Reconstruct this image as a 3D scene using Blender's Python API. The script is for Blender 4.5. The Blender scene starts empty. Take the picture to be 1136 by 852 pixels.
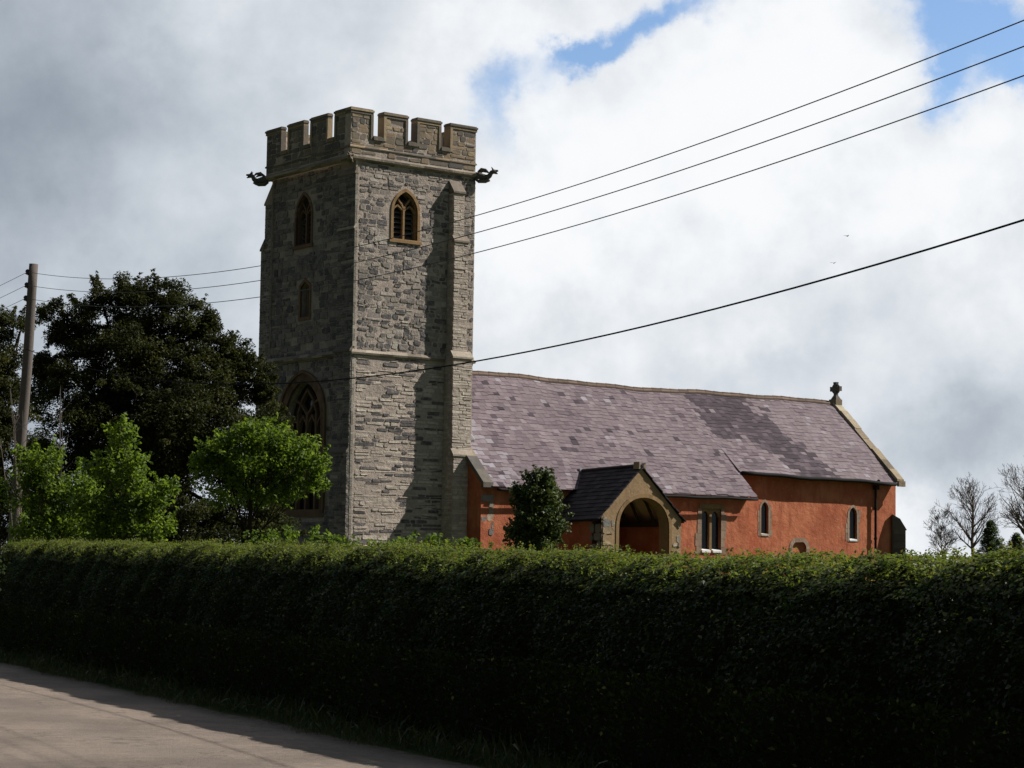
import bpy, math, random
import numpy as np
from mathutils import Vector, Matrix

random.seed(7)
RNG = np.random.default_rng(11)
R = math.radians
SC = bpy.context.scene
COL = SC.collection

# ------------------------------------------------------------------ camera
F_PX, HORIZON, ROLL, EYE = 2374.4, 621.2, 0.0142, 1.6
PITCH = math.atan((HORIZON - 426) / F_PX)
_r = Vector((1, 0, 0)); _f = Vector((0, math.cos(PITCH), math.sin(PITCH))); _u = Vector((0, -math.sin(PITCH), math.cos(PITCH)))
CR = _r * math.cos(ROLL) + _u * math.sin(ROLL)
CU = -_r * math.sin(ROLL) + _u * math.cos(ROLL)
cam = bpy.data.cameras.new('camera')
cam.sensor_width = 36; cam.lens = 36 * F_PX / 1136; cam.clip_end = 5000; cam.clip_start = .1
co = bpy.data.objects.new('camera', cam); COL.objects.link(co)
m = Matrix.Identity(4)
for i in range(3):
    m[i][0] = CR[i]; m[i][1] = CU[i]; m[i][2] = -_f[i]
m[2][3] = EYE
co.matrix_world = m
SC.camera = co


def sight(px, py):
    return (CR * ((px - 568) / F_PX) + CU * ((426 - py) / F_PX) + _f)


def at(px, py, d):
    """the place on the line of sight through a photo pixel at d metres' depth"""
    v = sight(px, py)
    return Vector((0, 0, EYE)) + v * (d / v.y)


# ------------------------------------------------------------------ light
YAW = R(37.388)
EV = Vector((math.cos(YAW), math.sin(YAW), 0)); NV = Vector((-math.sin(YAW), math.cos(YAW), 0))
SUN_EL = R(40); SUN_OFF = R(23)
sd = (EV * math.cos(SUN_OFF) - NV * math.sin(SUN_OFF)) * math.cos(SUN_EL) + Vector((0, 0, math.sin(SUN_EL)))
sl = bpy.data.lights.new('sun', 'SUN'); sl.energy = 5.0; sl.angle = R(.53); sl.color = (1, .955, .89)
so = bpy.data.objects.new('sun', sl); COL.objects.link(so)
so.rotation_euler = (-sd).to_track_quat('-Z', 'Y').to_euler()

SC.view_settings.view_transform = 'Standard'; SC.view_settings.look = 'None'
SC.view_settings.exposure = .40; SC.view_settings.gamma = 1
SC.view_settings.use_curve_mapping = False


class NT:
    """small helper to write node trees as expressions"""
    def __init__(s, tree): s.t = tree; s.n = tree.nodes; s.l = tree.links

    def put(s, sock, v):
        if isinstance(v, bpy.types.NodeSocket): s.l.new(v, sock)
        elif v is not None:
            if isinstance(v, (tuple, list)) and len(v) == 3 and sock.type == 'RGBA': v = (*v, 1)
            sock.default_value = v

    def m(s, op, a, b=None, c=None, clamp=False):
        n = s.n.new('ShaderNodeMath'); n.operation = op; n.use_clamp = clamp
        for i, v in enumerate((a, b, c)): s.put(n.inputs[i], v) if v is not None else None
        return n.outputs[0]

    def vm(s, op, a, b=None):
        n = s.n.new('ShaderNodeVectorMath'); n.operation = op
        s.put(n.inputs[0], a); s.put(n.inputs[1], b) if b is not None else None
        return n.outputs[0]

    def mix(s, f, a, b, mode='MIX'):
        n = s.n.new('ShaderNodeMix'); n.data_type = 'RGBA'; n.blend_type = mode
        s.put(n.inputs[0], f); s.put(n.inputs[6], a); s.put(n.inputs[7], b)
        return n.outputs[2]

    def step(s, v, a, b, lo=0., hi=1.):
        n = s.n.new('ShaderNodeMapRange'); n.interpolation_type = 'SMOOTHSTEP'
        s.put(n.inputs[0], v)
        for i, x in enumerate((a, b, lo, hi)): s.put(n.inputs[i + 1], x)
        return n.outputs[0]

    def noise(s, v, scale, detail=5, rough=.55, dist=0., out=0):
        n = s.n.new('ShaderNodeTexNoise'); s.put(n.inputs['Vector'], v)
        n.inputs['Scale'].default_value = scale; n.inputs['Detail'].default_value = detail
        n.inputs['Roughness'].default_value = rough; n.inputs['Distortion'].default_value = dist
        return n.outputs[out]

    def ramp(s, v, stops):
        n = s.n.new('ShaderNodeValToRGB'); e = n.color_ramp.elements
        while len(e) < len(stops): e.new(.5)
        for i, (p, c) in enumerate(stops): e[i].position = p; e[i].color = (*c, 1)
        s.put(n.inputs[0], v); return n.outputs[0]

    def sep(s, v):
        n = s.n.new('ShaderNodeSeparateXYZ'); s.put(n.inputs[0], v); return n.outputs

    def comb(s, x, y, z):
        n = s.n.new('ShaderNodeCombineXYZ')
        for i, v in enumerate((x, y, z)): s.put(n.inputs[i], v)
        return n.outputs[0]

    def attr(s, name):
        n = s.n.new('ShaderNodeAttribute'); n.attribute_name = name; return n.outputs['Fac']


# ------------------------------------------------------------------ sky with broken cloud
world = bpy.data.worlds.new('World'); SC.world = world; world.use_nodes = True
T = NT(world.node_tree)
for n in list(T.n): T.n.remove(n)
sky = T.n.new('ShaderNodeTexSky'); sky.sky_type = 'NISHITA'; sky.sun_disc = False
sky.sun_elevation = SUN_EL; sky.sun_rotation = math.atan2(sd.x, sd.y); sky.air_density = 1.0; sky.dust_density = .6; sky.ozone_density = 1.6
dirn = T.n.new('ShaderNodeTexCoord').outputs['Generated']
dirn = T.vm('NORMALIZE', dirn)
dx, dy, dz = T.sep(dirn)
AZ = T.m('ARCTAN2', dx, dy); EL = T.m('ARCSINE', dz)


def azel(px, py):
    v = sight(px, py).normalized(); return math.atan2(v.x, v.y), math.asin(v.z)


w1 = T.n.new('ShaderNodeTexNoise'); T.put(w1.inputs['Vector'], dirn); w1.inputs['Scale'].default_value = 9; w1.inputs['Detail'].default_value = 9; w1.inputs['Roughness'].default_value = .6
wr, wg, wb = T.sep(w1.outputs['Color'])
AZW = T.m('ADD', AZ, T.m('MULTIPLY', T.m('SUBTRACT', wr, .5), .14))
ELW = T.m('ADD', EL, T.m('MULTIPLY', T.m('SUBTRACT', wg, .5), .14))


def blob(px, py, sx, sy, rot=0, amp=1):
    """a soft patch of sky centred on a bearing and height; sizes in milliradians*0.42"""
    a, e = azel(px, py); c, s_ = math.cos(R(rot)), math.sin(R(rot))
    da = T.m('SUBTRACT', AZW, a); de = T.m('SUBTRACT', ELW, e)
    p = T.m('ADD', T.m('MULTIPLY', da, c), T.m('MULTIPLY', de, s_))
    q = T.m('SUBTRACT', T.m('MULTIPLY', de, c), T.m('MULTIPLY', da, s_))
    p = T.m('DIVIDE', p, sx / F_PX); q = T.m('DIVIDE', q, sy / F_PX)
    r2 = T.m('ADD', T.m('MULTIPLY', p, p), T.m('MULTIPLY', q, q))
    return T.m('MULTIPLY', T.m('EXPONENT', T.m('MULTIPLY', r2, -1.)), amp)


def total(l):
    o = l[0]
    for x in l[1:]: o = T.m('ADD', o, x)
    return o


front = T.step(dy, -.1, .75)                       # north cloud is bright; unseen cloud overhead and behind darkened to cut fill light
side = T.step(AZW, -.26, .03)
base = T.m('ADD', .375, T.m('MULTIPLY', side, .24))
L = T.m('ADD', T.m('MULTIPLY', base, front), T.m('MULTIPLY', T.m('SUBTRACT', 1., front), T.step(dx, -.8, 1., .062, .16)))
cl = total([blob(720, 190, 210, 120, 20, .13), blob(880, 90, 110, 110, 0, .14), blob(560, 40, 150, 50, 25, .12), blob(600, 290, 150, 80, 0, .12),
            blob(1060, 190, 100, 60, 20, .10), blob(850, 320, 150, 80, 0, .0), blob(1010, 590, 70, 40, 0, .10),
            blob(40, 150, 190, 110, 0, -.11), blob(90, 360, 150, 80, 0, .06), blob(1080, 480, 130, 70, 10, -.22), blob(850, 420, 120, 35, 25, -.10), blob(240, 30, 120, 60, 0, .10)])
n2 = T.noise(dirn, 16, 9, .58)
n3 = T.noise(dirn, 34, 8, .55)
L = T.m('ADD', L, cl)
L = T.m('MULTIPLY', L, T.m('ADD', 1., T.m('ADD', T.m('MULTIPLY', T.m('SUBTRACT', n2, .5), .62), T.m('MULTIPLY', T.m('SUBTRACT', n3, .5), .34))))
L = T.m('SMOOTH_MIN', T.m('MAXIMUM', L, .035), .735, .10)
cloud = T.vm('SCALE', T.ramp(L, [(0., (.70, .92, 1.24)), (.35, (.86, .97, 1.10)), (.8, (1, 1, 1))]))
cloud.node.inputs['Scale'].default_value = 1; T.put(cloud.node.inputs['Scale'], L)
hole = total([blob(720, 5, 85, 26, 18, 1.2), blob(640, 38, 55, 24, 30, .95), blob(545, 105, 45, 34, 60, .80), blob(1085, 25, 75, 45, -10, 1.5), blob(1040, 85, 28, 40, 0, .9), blob(1120, 80, 40, 22, 30, .6), blob(560, 170, 22, 60, 0, .40)])
hole = T.m('ADD', hole, T.m('MULTIPLY', T.m('SUBTRACT', n2, .5), .9))
hole = T.step(hole, .12, 1.15)
skyc = T.vm('MULTIPLY', sky.outputs[0], (.88, .97, 1.10))
bg1 = T.n.new('ShaderNodeBackground'); bg1.inputs[1].default_value = .10; T.l.new(skyc, bg1.inputs[0])
bg2 = T.n.new('ShaderNodeBackground'); T.l.new(cloud, bg2.inputs[0])
mx = T.n.new('ShaderNodeMixShader'); T.l.new(hole, mx.inputs[0]); T.l.new(bg2.outputs[0], mx.inputs[1]); T.l.new(bg1.outputs[0], mx.inputs[2])
wo = T.n.new('ShaderNodeOutputWorld'); T.l.new(mx.outputs[0], wo.inputs[0])


# ------------------------------------------------------------------ materials
def mat(name, rough=.85, spec=.25):
    mt = bpy.data.materials.new(name); mt.use_nodes = True
    t = NT(mt.node_tree); b = t.n['Principled BSDF']
    b.inputs['Roughness'].default_value = rough; b.inputs['Specular IOR Level'].default_value = spec
    t.b = b; t.P = t.n.new('ShaderNodeTexCoord').outputs['Object']
    return mt, t


def bump(t, h, dist, strength=1.):
    n = t.n.new('ShaderNodeBump'); n.inputs['Distance'].default_value = dist; n.inputs['Strength'].default_value = strength
    t.put(n.inputs['Height'], h); t.l.new(n.outputs[0], t.b.inputs['Normal'])


def scaled(t, x, y, z):
    n = t.n.new('ShaderNodeMapping'); n.inputs['Scale'].default_value = (x, y, z); t.l.new(t.P, n.inputs[0]); return n.outputs[0]


def stone_mat(name, stops, rough=.9, mott=.55, spot=None, bd=.012, smear=0):
    mt, t = mat(name, rough, .15)
    c = t.ramp(t.attr('tint'), stops)
    n1 = t.noise(t.P, 9, 6, .65); n2 = t.noise(t.P, 1.3, 4, .6); n3 = t.noise(t.P, 38, 4, .6)
    k = t.m('ADD', 1 - mott * .5, t.m('MULTIPLY', n1, mott))
    k = t.m('MULTIPLY', k, t.m('ADD', .72, t.m('MULTIPLY', n2, .56)))
    k = t.m('MULTIPLY', k, t.m('ADD', .8, t.m('MULTIPLY', n3, .4)))
    k = t.m('MULTIPLY', k, t.m('ADD', .72, t.m('MULTIPLY', t.noise(scaled(t, 2.2, 2.2, .30), 1., 6, .65), .56)))
    c2 = t.vm('SCALE', c); t.put(c2.node.inputs['Scale'], k)
    if smear:                                          # mortar smeared over the faces
        s = t.step(t.noise(t.P, 4.3, 8, .68, .6), .47, .60); c2 = t.mix(t.m('MULTIPLY', s, smear), c2, (.33, .277, .232))
    if spot:                                           # lichen and lime blooms
        s = t.step(t.noise(t.P, 5.5, 7, .7), .60, .70); c2 = t.mix(t.m('MULTIPLY', s, .75), c2, spot)
    t.l.new(c2, t.b.inputs['Base Color'])
    bump(t, t.m('ADD', t.m('MULTIPLY', n1, .7), t.m('MULTIPLY', n3, .35)), bd)
    return mt


M = {}
M['upper_stone'] = stone_mat('upper_tower_stone', [(0, (.08, .077, .080)), (.25, (.13, .121, .120)), (.5, (.205, .184, .168)), (.8, (.30, .262, .228)), (1, (.42, .38, .335))], mott=.9, spot=(.36, .32, .25), bd=.035, smear=.42)
M['lower_stone'] = stone_mat('lower_tower_stone', [(0, (.085, .08, .085)), (.3, (.17, .152, .145)), (.6, (.37, .312, .262)), (1, (.52, .455, .385))], mott=.8, spot=(.44, .385, .32), bd=.03, smear=.35)
M['mortar'] = stone_mat('buff_mortar', [(0, (.29, .242, .205)), (1, (.47, .395, .335))], mott=1.1, bd=.045)
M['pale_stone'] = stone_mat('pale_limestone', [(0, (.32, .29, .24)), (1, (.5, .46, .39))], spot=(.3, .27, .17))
M['parapet_stone'] = stone_mat('parapet_stone', [(0, (.10, .093, .088)), (.4, (.17, .145, .115)), (.75, (.26, .195, .13)), (1, (.36, .28, .18))], spot=(.33, .22, .11))
M['coping_stone'] = stone_mat('lichened_coping', [(0, (.14, .118, .098)), (.6, (.24, .20, .158)), (1, (.36, .31, .25))], mott=.9, spot=(.42, .39, .33), bd=.02)
M['ham_stone'] = stone_mat('golden_ham_stone', [(0, (.20, .125, .06)), (1, (.30, .195, .10))], mott=.7)
M['washed_stone'] = stone_mat('stone_stained_by_limewash', [(0, (.23, .15, .105)), (1, (.36, .27, .20))], mott=.8, spot=(.40, .20, .12))
M['shaded_ham'] = stone_mat('shade_darkened_ham_stone', [(0, (.105, .066, .042)), (1, (.17, .11, .068))], mott=.7)  # ham stone darkened: the west face's shade is put into the colour
M['porch_stone'] = stone_mat('porch_rubble', [(0, (.17, .165, .16)), (.35, (.24, .21, .17)), (.7, (.30, .21, .125)), (1, (.40, .34, .26))], mott=.9, spot=(.42, .39, .32), bd=.03)
M['porch_render'] = stone_mat('porch_ochre_render', [(0, (.25, .165, .09)), (1, (.32, .215, .12))], mott=.7, spot=(.34, .27, .17), bd=.022)
M['dark_stone'] = stone_mat('weathered_dark_stone', [(0, (.07, .07, .065)), (1, (.16, .14, .115))])
M['yellow_coping'] = stone_mat('yellow_lichened_coping', [(0, (.14, .11, .08)), (.5, (.27, .215, .145)), (1, (.40, .345, .25))], mott=1., spot=(.26, .21, .06), bd=.03)


def simple(name, col, rough=.8, spec=.2, var=.25, sc=6., bd=None):
    mt, t = mat(name, rough, spec)
    k = t.m('ADD', 1 - var, t.m('MULTIPLY', t.noise(t.P, sc, 5, .6), 2 * var))
    c = t.n.new('ShaderNodeVectorMath'); c.operation = 'SCALE'; c.inputs[0].default_value = col; t.put(c.inputs['Scale'], k)
    t.l.new(c.outputs[0], t.b.inputs['Base Color'])
    if bd: bump(t, t.noise(t.P, sc * 3, 5, .6), bd)
    return mt


M['louvre'] = simple('dark_slate_louvre', (.075, .072, .07), .7)
M['dark_backing'] = simple('painted_interior_dark', (.012, .012, .013), .9)  # near-black colour stands in for the darkness inside the openings
M['black_iron'] = simple('black_painted_iron', (.022, .021, .021), .85, .1)
M['beam'] = simple('dark_oak_beam', (.04, .028, .02), .8)
M['ceiling'] = simple('porch_plaster', (.55, .42, .30), .9)
M['pole_wood'] = simple('weathered_pole_wood', (.115, .097, .086), .85, .15, .3, 14, .004)
M['wire'] = simple('dull_wire', (.09, .09, .095), .8, .1)
M['cable'] = simple('black_cable', (.014, .014, .015), .95, .05)
M['ceramic'] = simple('black_insulator', (.012, .01, .01), .25, .5)
M['feather'] = simple('dark_feather', (.03, .03, .035), .8)
M['bark'] = simple('grey_brown_bark', (.095, .075, .06), .9, .1, .35, 9, .02)
M['dark_bark'] = simple('dark_bark', (.028, .021, .017), .9, .1, .35, 9, .02)
M['twig'] = simple('bare_twig_bark', (.15, .12, .10), .9, .1, .3, 5)
M['dead_twig'] = simple('dead_pale_twig', (.20, .165, .14), .9, .1, .3, 5)
M['lead'] = simple('lead_flashing', (.34, .35, .37), .5, .4)
M['sill_glint'] = simple('sill_glint_white', (.72, .72, .70), .6)  # white colour stands in for the glint on the window sills

mt, t = mat('window_glass', .12, .6); t.b.inputs['Base Color'].default_value = (.012, .013, .015, 1)
bump(t, t.noise(t.P, 7, 2, .5), .004); M['glass'] = mt

# red lime wash over rough walling
mt, t = mat('red_limewash', .92, .1)
n1 = t.noise(t.P, 1.1, 7, .62); n2 = t.noise(t.P, 6, 6, .65); n3 = t.noise(scaled(t, 3.2, 3.2, .7), 1.3, 6, .6)
c = t.mix(t.step(n1, .35, .68), (.35, .100, .050), (.49, .172, .088))
c = t.mix(t.m('MULTIPLY', t.step(n3, .48, .70), .65), c, (.30, .085, .045))
c = t.mix(t.m('MULTIPLY', t.step(n2, .56, .68), .45), c, (.52, .25, .155))
X_, Y_, Z_ = t.sep(t.P)
c = t.mix(t.m('MULTIPLY', t.step(t.m('ADD', Z_, t.m('MULTIPLY', n2, .9)), 2.1, .8), .5), c, (.26, .13, .085))      # splash stains near the ground
t.l.new(c, t.b.inputs['Base Color'])
bump(t, t.m('ADD', t.noise(t.P, 3.2, 5, .6), t.m('MULTIPLY', t.noise(t.P, 22, 4, .6), .3)), .035); M['limewash'] = mt


def slate_mat(name, stops, spot, rough=.75):
    mt, t = mat(name, rough, .08)
    c = t.ramp(t.attr('tint'), stops)
    n1 = t.noise(t.P, 11, 5, .6); n2 = t.noise(t.P, .55, 5, .6)
    k = t.m('MULTIPLY', t.m('ADD', .78, t.m('MULTIPLY', n1, .44)), t.m('ADD', .72, t.m('MULTIPLY', n2, .56)))
    c2 = t.vm('SCALE', c); t.put(c2.node.inputs['Scale'], k)
    c2 = t.mix(t.m('MULTIPLY', t.step(t.noise(t.P, 4.2, 8, .72), .60, .72), .25), c2, spot)
    t.l.new(c2, t.b.inputs['Base Color']); bump(t, n1, .004)
    return mt


M['slate'] = slate_mat('purple_slate', [(0, (.046, .036, .043)), (.25, (.090, .068, .080)), (.55, (.160, .124, .136)), (.8, (.205, .165, .178)), (1, (.29, .275, .30))], (.27, .235, .22))
M['porch_slate'] = slate_mat('dark_porch_slate', [(0, (.028, .025, .030)), (1, (.065, .058, .066))], (.075, .065, .055))
M['ridge'] = stone_mat('ridge_tile', [(0, (.11, .078, .06)), (1, (.18, .13, .10))], spot=(.22, .18, .14))


def leaf_mat(name, stops, trans=.45, rough=.55, spec=.3, tcol=1.5):
    mt, t = mat(name, rough, spec)
    c = t.ramp(t.attr('tint'), stops)
    t.l.new(c, t.b.inputs['Base Color'])
    tr = t.n.new('ShaderNodeBsdfTranslucent')
    g = t.mix(1., c, (tcol, tcol * 1.0, tcol * .45), 'MULTIPLY'); t.l.new(g, tr.inputs[0])
    mxs = t.n.new('ShaderNodeMixShader'); mxs.inputs[0].default_value = trans
    t.l.new(t.b.outputs[0], mxs.inputs[1]); t.l.new(tr.outputs[0], mxs.inputs[2])
    t.l.new(mxs.outputs[0], t.n['Material Output'].inputs[0])
    return mt


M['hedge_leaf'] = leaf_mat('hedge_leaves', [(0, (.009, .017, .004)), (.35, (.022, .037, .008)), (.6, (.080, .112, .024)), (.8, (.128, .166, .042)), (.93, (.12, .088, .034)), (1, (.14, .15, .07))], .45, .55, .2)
M['yew_leaf'] = leaf_mat('yew_needles', [(0, (.015, .019, .008)), (.5, (.040, .047, .017)), (1, (.085, .083, .030))], .22, .7, .1)
M['bright_leaf'] = leaf_mat('fresh_spring_leaves', [(0, (.042, .075, .012)), (.5, (.098, .150, .024)), (1, (.17, .23, .05))], .5, .6, .2)
M['holly_leaf'] = leaf_mat('glossy_dark_leaves', [(0, (.028, .042, .014)), (.5, (.066, .094, .030)), (1, (.11, .135, .046))], .2, .55, .25)
M['dark_leaf'] = leaf_mat('shaded_shrub_leaves', [(0, (.010, .016, .006)), (1, (.026, .038, .011))], .1, .8, .05)  # leaf colour darkened to carry the shrub's shade
M['conifer_leaf'] = leaf_mat('conifer_needles', [(0, (.030, .055, .018)), (1, (.075, .12, .042))], .15)
M['grass_blade'] = leaf_mat('verge_grass_blades', [(0, (.022, .036, .012)), (.7, (.045, .065, .018)), (1, (.11, .095, .045))], .3)
M['hedge_core'] = simple('hedge_inner_stems', (.016, .017, .009), .95, .05, .5, 9)
M['crown_core'] = simple('inner_twigs', (.012, .012, .008), .95, .05, .4, 4)

mt, t = mat('ground_grass_earth', .95, .1)
c = t.mix(t.step(t.noise(t.P, .8, 7, .6), .35, .65), (.040, .058, .018), (.072, .085, .028))
t.l.new(c, t.b.inputs['Base Color']); bump(t, t.noise(t.P, 9, 6, .7), .06); M['ground'] = mt

mt, t = mat('worn_asphalt', .92, .15)
fine = t.noise(t.P, 60, 4, .7); mid = t.noise(t.P, 6, 6, .65); grit = t.noise(t.P, 170, 2, .6); big = t.noise(t.P, .45, 5, .6)
c = t.mix(t.step(big, .35, .65), (.175, .141, .116), (.262, .209, .170))
c2 = t.vm('SCALE', c); t.put(c2.node.inputs['Scale'], t.m('MULTIPLY', t.m('ADD', .7, t.m('ADD', t.m('MULTIPLY', fine, .45), t.m('MULTIPLY', t.m('SUBTRACT', t.noise(t.P, 28, 3, .75), .35), .9))), t.m('ADD', .66, t.m('MULTIPLY', mid, .68))))
UVX, UVY, _ = t.sep(t.n.new('ShaderNodeTexCoord').outputs['UV'])      # u along the road, v across it from the hedge side
c2 = t.mix(t.m('MULTIPLY', t.step(UVY, .42, .0), t.step(mid, .35, .6, .5, 1)), c2, (.060, .052, .036))                 # mud and litter along the verge
dirt = t.m('MULTIPLY', t.step(big, .56, .66), t.step(mid, .45, .6)); c2 = t.mix(t.m('MULTIPLY', dirt, .6), c2, (.10, .082, .066))
vor = t.n.new('ShaderNodeTexVoronoi'); vor.feature = 'DISTANCE_TO_EDGE'; vor.inputs['Scale'].default_value = .9
wv = t.vm('ADD', t.P, t.vm('SCALE', t.noise(t.P, 2.2, 5, .6, out=1))); t.l.new(wv, vor.inputs['Vector'])
crack = t.m('MULTIPLY', t.step(vor.outputs[0], .012, .002), t.step(t.noise(t.P, .6, 3, .5), .50, .60)); c2 = t.mix(t.m('MULTIPLY', crack, .75), c2, (.06, .052, .046))
chip = t.n.new('ShaderNodeTexVoronoi'); chip.inputs['Scale'].default_value = 34; t.l.new(t.P, chip.inputs['Vector'])
c2 = t.mix(t.m('MULTIPLY', t.step(chip.outputs['Distance'], .22, .12), t.step(grit, .45, .6, .0, .7)), c2, (.40, .36, .31))
wear = t.m('ADD', t.step(t.m('ABSOLUTE', t.m('SUBTRACT', UVY, 1.9)), .45, .1), t.step(t.m('ABSOLUTE', t.m('SUBTRACT', UVY, 3.6)), .45, .1))
c2 = t.mix(t.m('MULTIPLY', t.m('MULTIPLY', wear, t.step(mid, .35, .6)), .30), c2, (.13, .115, .105))
t.l.new(c2, t.b.inputs['Base Color']); bump(t, t.m('ADD', t.m('ADD', fine, grit), t.m('MULTIPLY', mid, .6)), .012); M['road'] = mt


# ------------------------------------------------------------------ mesh helpers
class MB:
    def __init__(s): s.v = []; s.f = []; s.t = []; s.m = []; s.cur = 0

    def quad(s, pts, tint=.5):
        i = len(s.v); s.v += [tuple(p) for p in pts]; s.f.append(tuple(range(i, i + len(pts)))); s.t.append(tint); s.m.append(s.cur)

    def hexa(s, p, tint=.5, skip=()):
        """8 corners: 0-3 bottom ring, 4-7 top ring (counter-clockwise seen from above)"""
        i = len(s.v); s.v += [tuple(q) for q in p]
        for k, f in enumerate(((3, 2, 1, 0), (4, 5, 6, 7), (0, 1, 5, 4), (1, 2, 6, 5), (2, 3, 7, 6), (3, 0, 4, 7))):
            if k in skip: continue
            s.f.append(tuple(i + a for a in f)); s.t.append(tint); s.m.append(s.cur)

    def box(s, x0, x1, y0, y1, z0, z1, tint=.5):
        s.hexa([(x0, y0, z0), (x1, y0, z0), (x1, y1, z0), (x0, y1, z0), (x0, y0, z1), (x1, y0, z1), (x1, y1, z1), (x0, y1, z1)], tint)

    def prism(s, poly, ext, tint=.5):
        """polygon (3D points) extruded along vector ext"""
        n = len(poly); i = len(s.v); e = Vector(ext)
        s.v += [tuple(p) for p in poly] + [tuple(Vector(p) + e) for p in poly]
        fs = [tuple(range(i, i + n)), tuple(range(i + 2 * n - 1, i + n - 1, -1))]
        fs += [(i + k, i + k + n, i + (k + 1) % n + n, i + (k + 1) % n) for k in range(n)]
        s.f += fs; s.t += [tint] * len(fs); s.m += [s.cur] * len(fs)

    def tube(s, pts, rad, n=7, tint=.5, cap=True):
        pts = [Vector(p) for p in pts]; i0 = len(s.v)
        if not hasattr(rad, '__len__'): rad = [rad] * len(pts)
        a = None
        for k, p in enumerate(pts):
            d = (pts[min(k + 1, len(pts) - 1)] - pts[max(k - 1, 0)])
            d = d.normalized() if d.length > 1e-9 else Vector((0, 0, 1))
            if a is None: a = d.orthogonal().normalized()
            a = (a - d * a.dot(d)).normalized(); b = d.cross(a)
            for j in range(n):
                t_ = 2 * math.pi * j / n
                s.v.append(tuple(p + (a * math.cos(t_) + b * math.sin(t_)) * rad[k]))
        for k in range(len(pts) - 1):
            for j in range(n):
                q = i0 + k * n; s.f.append((q + j, q + (j + 1) % n, q + n + (j + 1) % n, q + n + j)); s.t.append(tint); s.m.append(s.cur)
        if cap:
            s.f.append(tuple(i0 + j for j in reversed(range(n)))); s.f.append(tuple(i0 + (len(pts) - 1) * n + j for j in range(n))); s.t += [tint] * 2; s.m += [s.cur] * 2

    def ball(s, c, r, sx=1, sy=1, sz=1, nu=10, nv=7, tint=.5, jit=0):
        c = Vector(c); i0 = len(s.v)
        for v_ in range(nv + 1):
            ph = math.pi * v_ / nv
            for u_ in range(nu):
                th = 2 * math.pi * u_ / nu; k = r * (1 + random.uniform(-jit, jit))
                s.v.append((c.x + k * sx * math.sin(ph) * math.cos(th), c.y + k * sy * math.sin(ph) * math.sin(th), c.z + k * sz * math.cos(ph)))
        for v_ in range(nv):
            for u_ in range(nu):
                q = i0 + v_ * nu; s.f.append((q + u_, q + nu + u_, q + nu + (u_ + 1) % nu, q + (u_ + 1) % nu)); s.t.append(tint); s.m.append(s.cur)

    def build(s, name, mats, parent=None, smooth=False):
        me = bpy.data.meshes.new(name); me.from_pydata(s.v, [], s.f)
        for mm in (mats if isinstance(mats, (list, tuple)) else [mats]): me.materials.append(mm)
        a = me.attributes.new('tint', 'FLOAT', 'FACE'); a.data.foreach_set('value', np.array(s.t, dtype=np.float32))
        me.polygons.foreach_set('material_index', np.array(s.m, dtype=np.int32))
        if smooth: me.polygons.foreach_set('use_smooth', np.ones(len(s.f), dtype=bool))
        me.update()
        o = bpy.data.objects.new(name, me); COL.objects.link(o)
        if parent: o.parent = parent
        return o


def tag(o, label=None, cat=None, group=None, kind=None):
    if label: o['label'] = label
    if cat: o['category'] = cat
    if group: o['group'] = group
    if kind: o['kind'] = kind
    return o


def empty(name, loc, label=None, cat=None, group=None, rz=0):
    o = bpy.data.objects.new(name, None); COL.objects.link(o); o.location = loc; o.rotation_euler = (0, 0, rz); o.empty_display_size = .3
    return tag(o, label, cat, group)


def leaves_object(name, C, SZ, mt, parent=None, up=.35, aspect=.55, tint=None, axis=None, axis_w=1., normal=None, nw=1.):
    """C: N leaf positions, SZ: N lengths. One folded four-cornered face a leaf."""
    C = np.asarray(C, dtype=np.float64); N = len(C); SZ = np.broadcast_to(np.asarray(SZ, float), (N,))
    nrm = RNG.normal(size=(N, 3)); nrm[:, 2] = np.abs(nrm[:, 2]) + up
    if normal is not None: nrm = nrm / np.linalg.norm(nrm, axis=1, keepdims=True) + normal * nw
    nrm /= np.linalg.norm(nrm, axis=1, keepdims=True)
    ax = RNG.normal(size=(N, 3))
    if axis is not None: ax = ax / np.linalg.norm(ax, axis=1, keepdims=True) + axis * axis_w
    ax -= nrm * (ax * nrm).sum(1, keepdims=True); ax /= np.linalg.norm(ax, axis=1, keepdims=True) + 1e-9
    sd_ = np.cross(nrm, ax); h = SZ[:, None]
    V = np.empty((N, 4, 3))
    V[:, 0] = C - ax * h * .5; V[:, 2] = C + ax * h * .5 - nrm * h * .08
    V[:, 1] = C + sd_ * h * aspect * .5 + nrm * h * .10; V[:, 3] = C - sd_ * h * aspect * .5 + nrm * h * .10
    me = bpy.data.meshes.new(name)
    me.vertices.add(N * 4); me.vertices.foreach_set('co', V.reshape(-1).astype(np.float32))
    me.loops.add(N * 4); me.loops.foreach_set('vertex_index', np.arange(N * 4, dtype=np.int32))
    me.polygons.add(N); me.polygons.foreach_set('loop_start', np.arange(N, dtype=np.int32) * 4)
    me.update(calc_edges=True)
    me.materials.append(mt)
    if tint is None: tint = RNG.random(N)
    a = me.attributes.new('tint', 'FLOAT', 'FACE'); a.data.foreach_set('value', np.clip(tint, 0, 1).astype(np.float32))
    o = bpy.data.objects.new(name, me); COL.objects.link(o)
    if parent: o.parent = parent
    return o


def vnoise(P, f, seed=0):
    """cheap smooth numpy noise: a few rotated sines"""
    r = np.random.default_rng(seed); o = 0
    for k in range(5):
        d = r.normal(size=3); d /= np.linalg.norm(d); o = o + np.sin(P @ (d * f * (1 + .6 * k)) + r.uniform(0, 6.28)) / (1 + .5 * k)
    return o / 2.6


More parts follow.
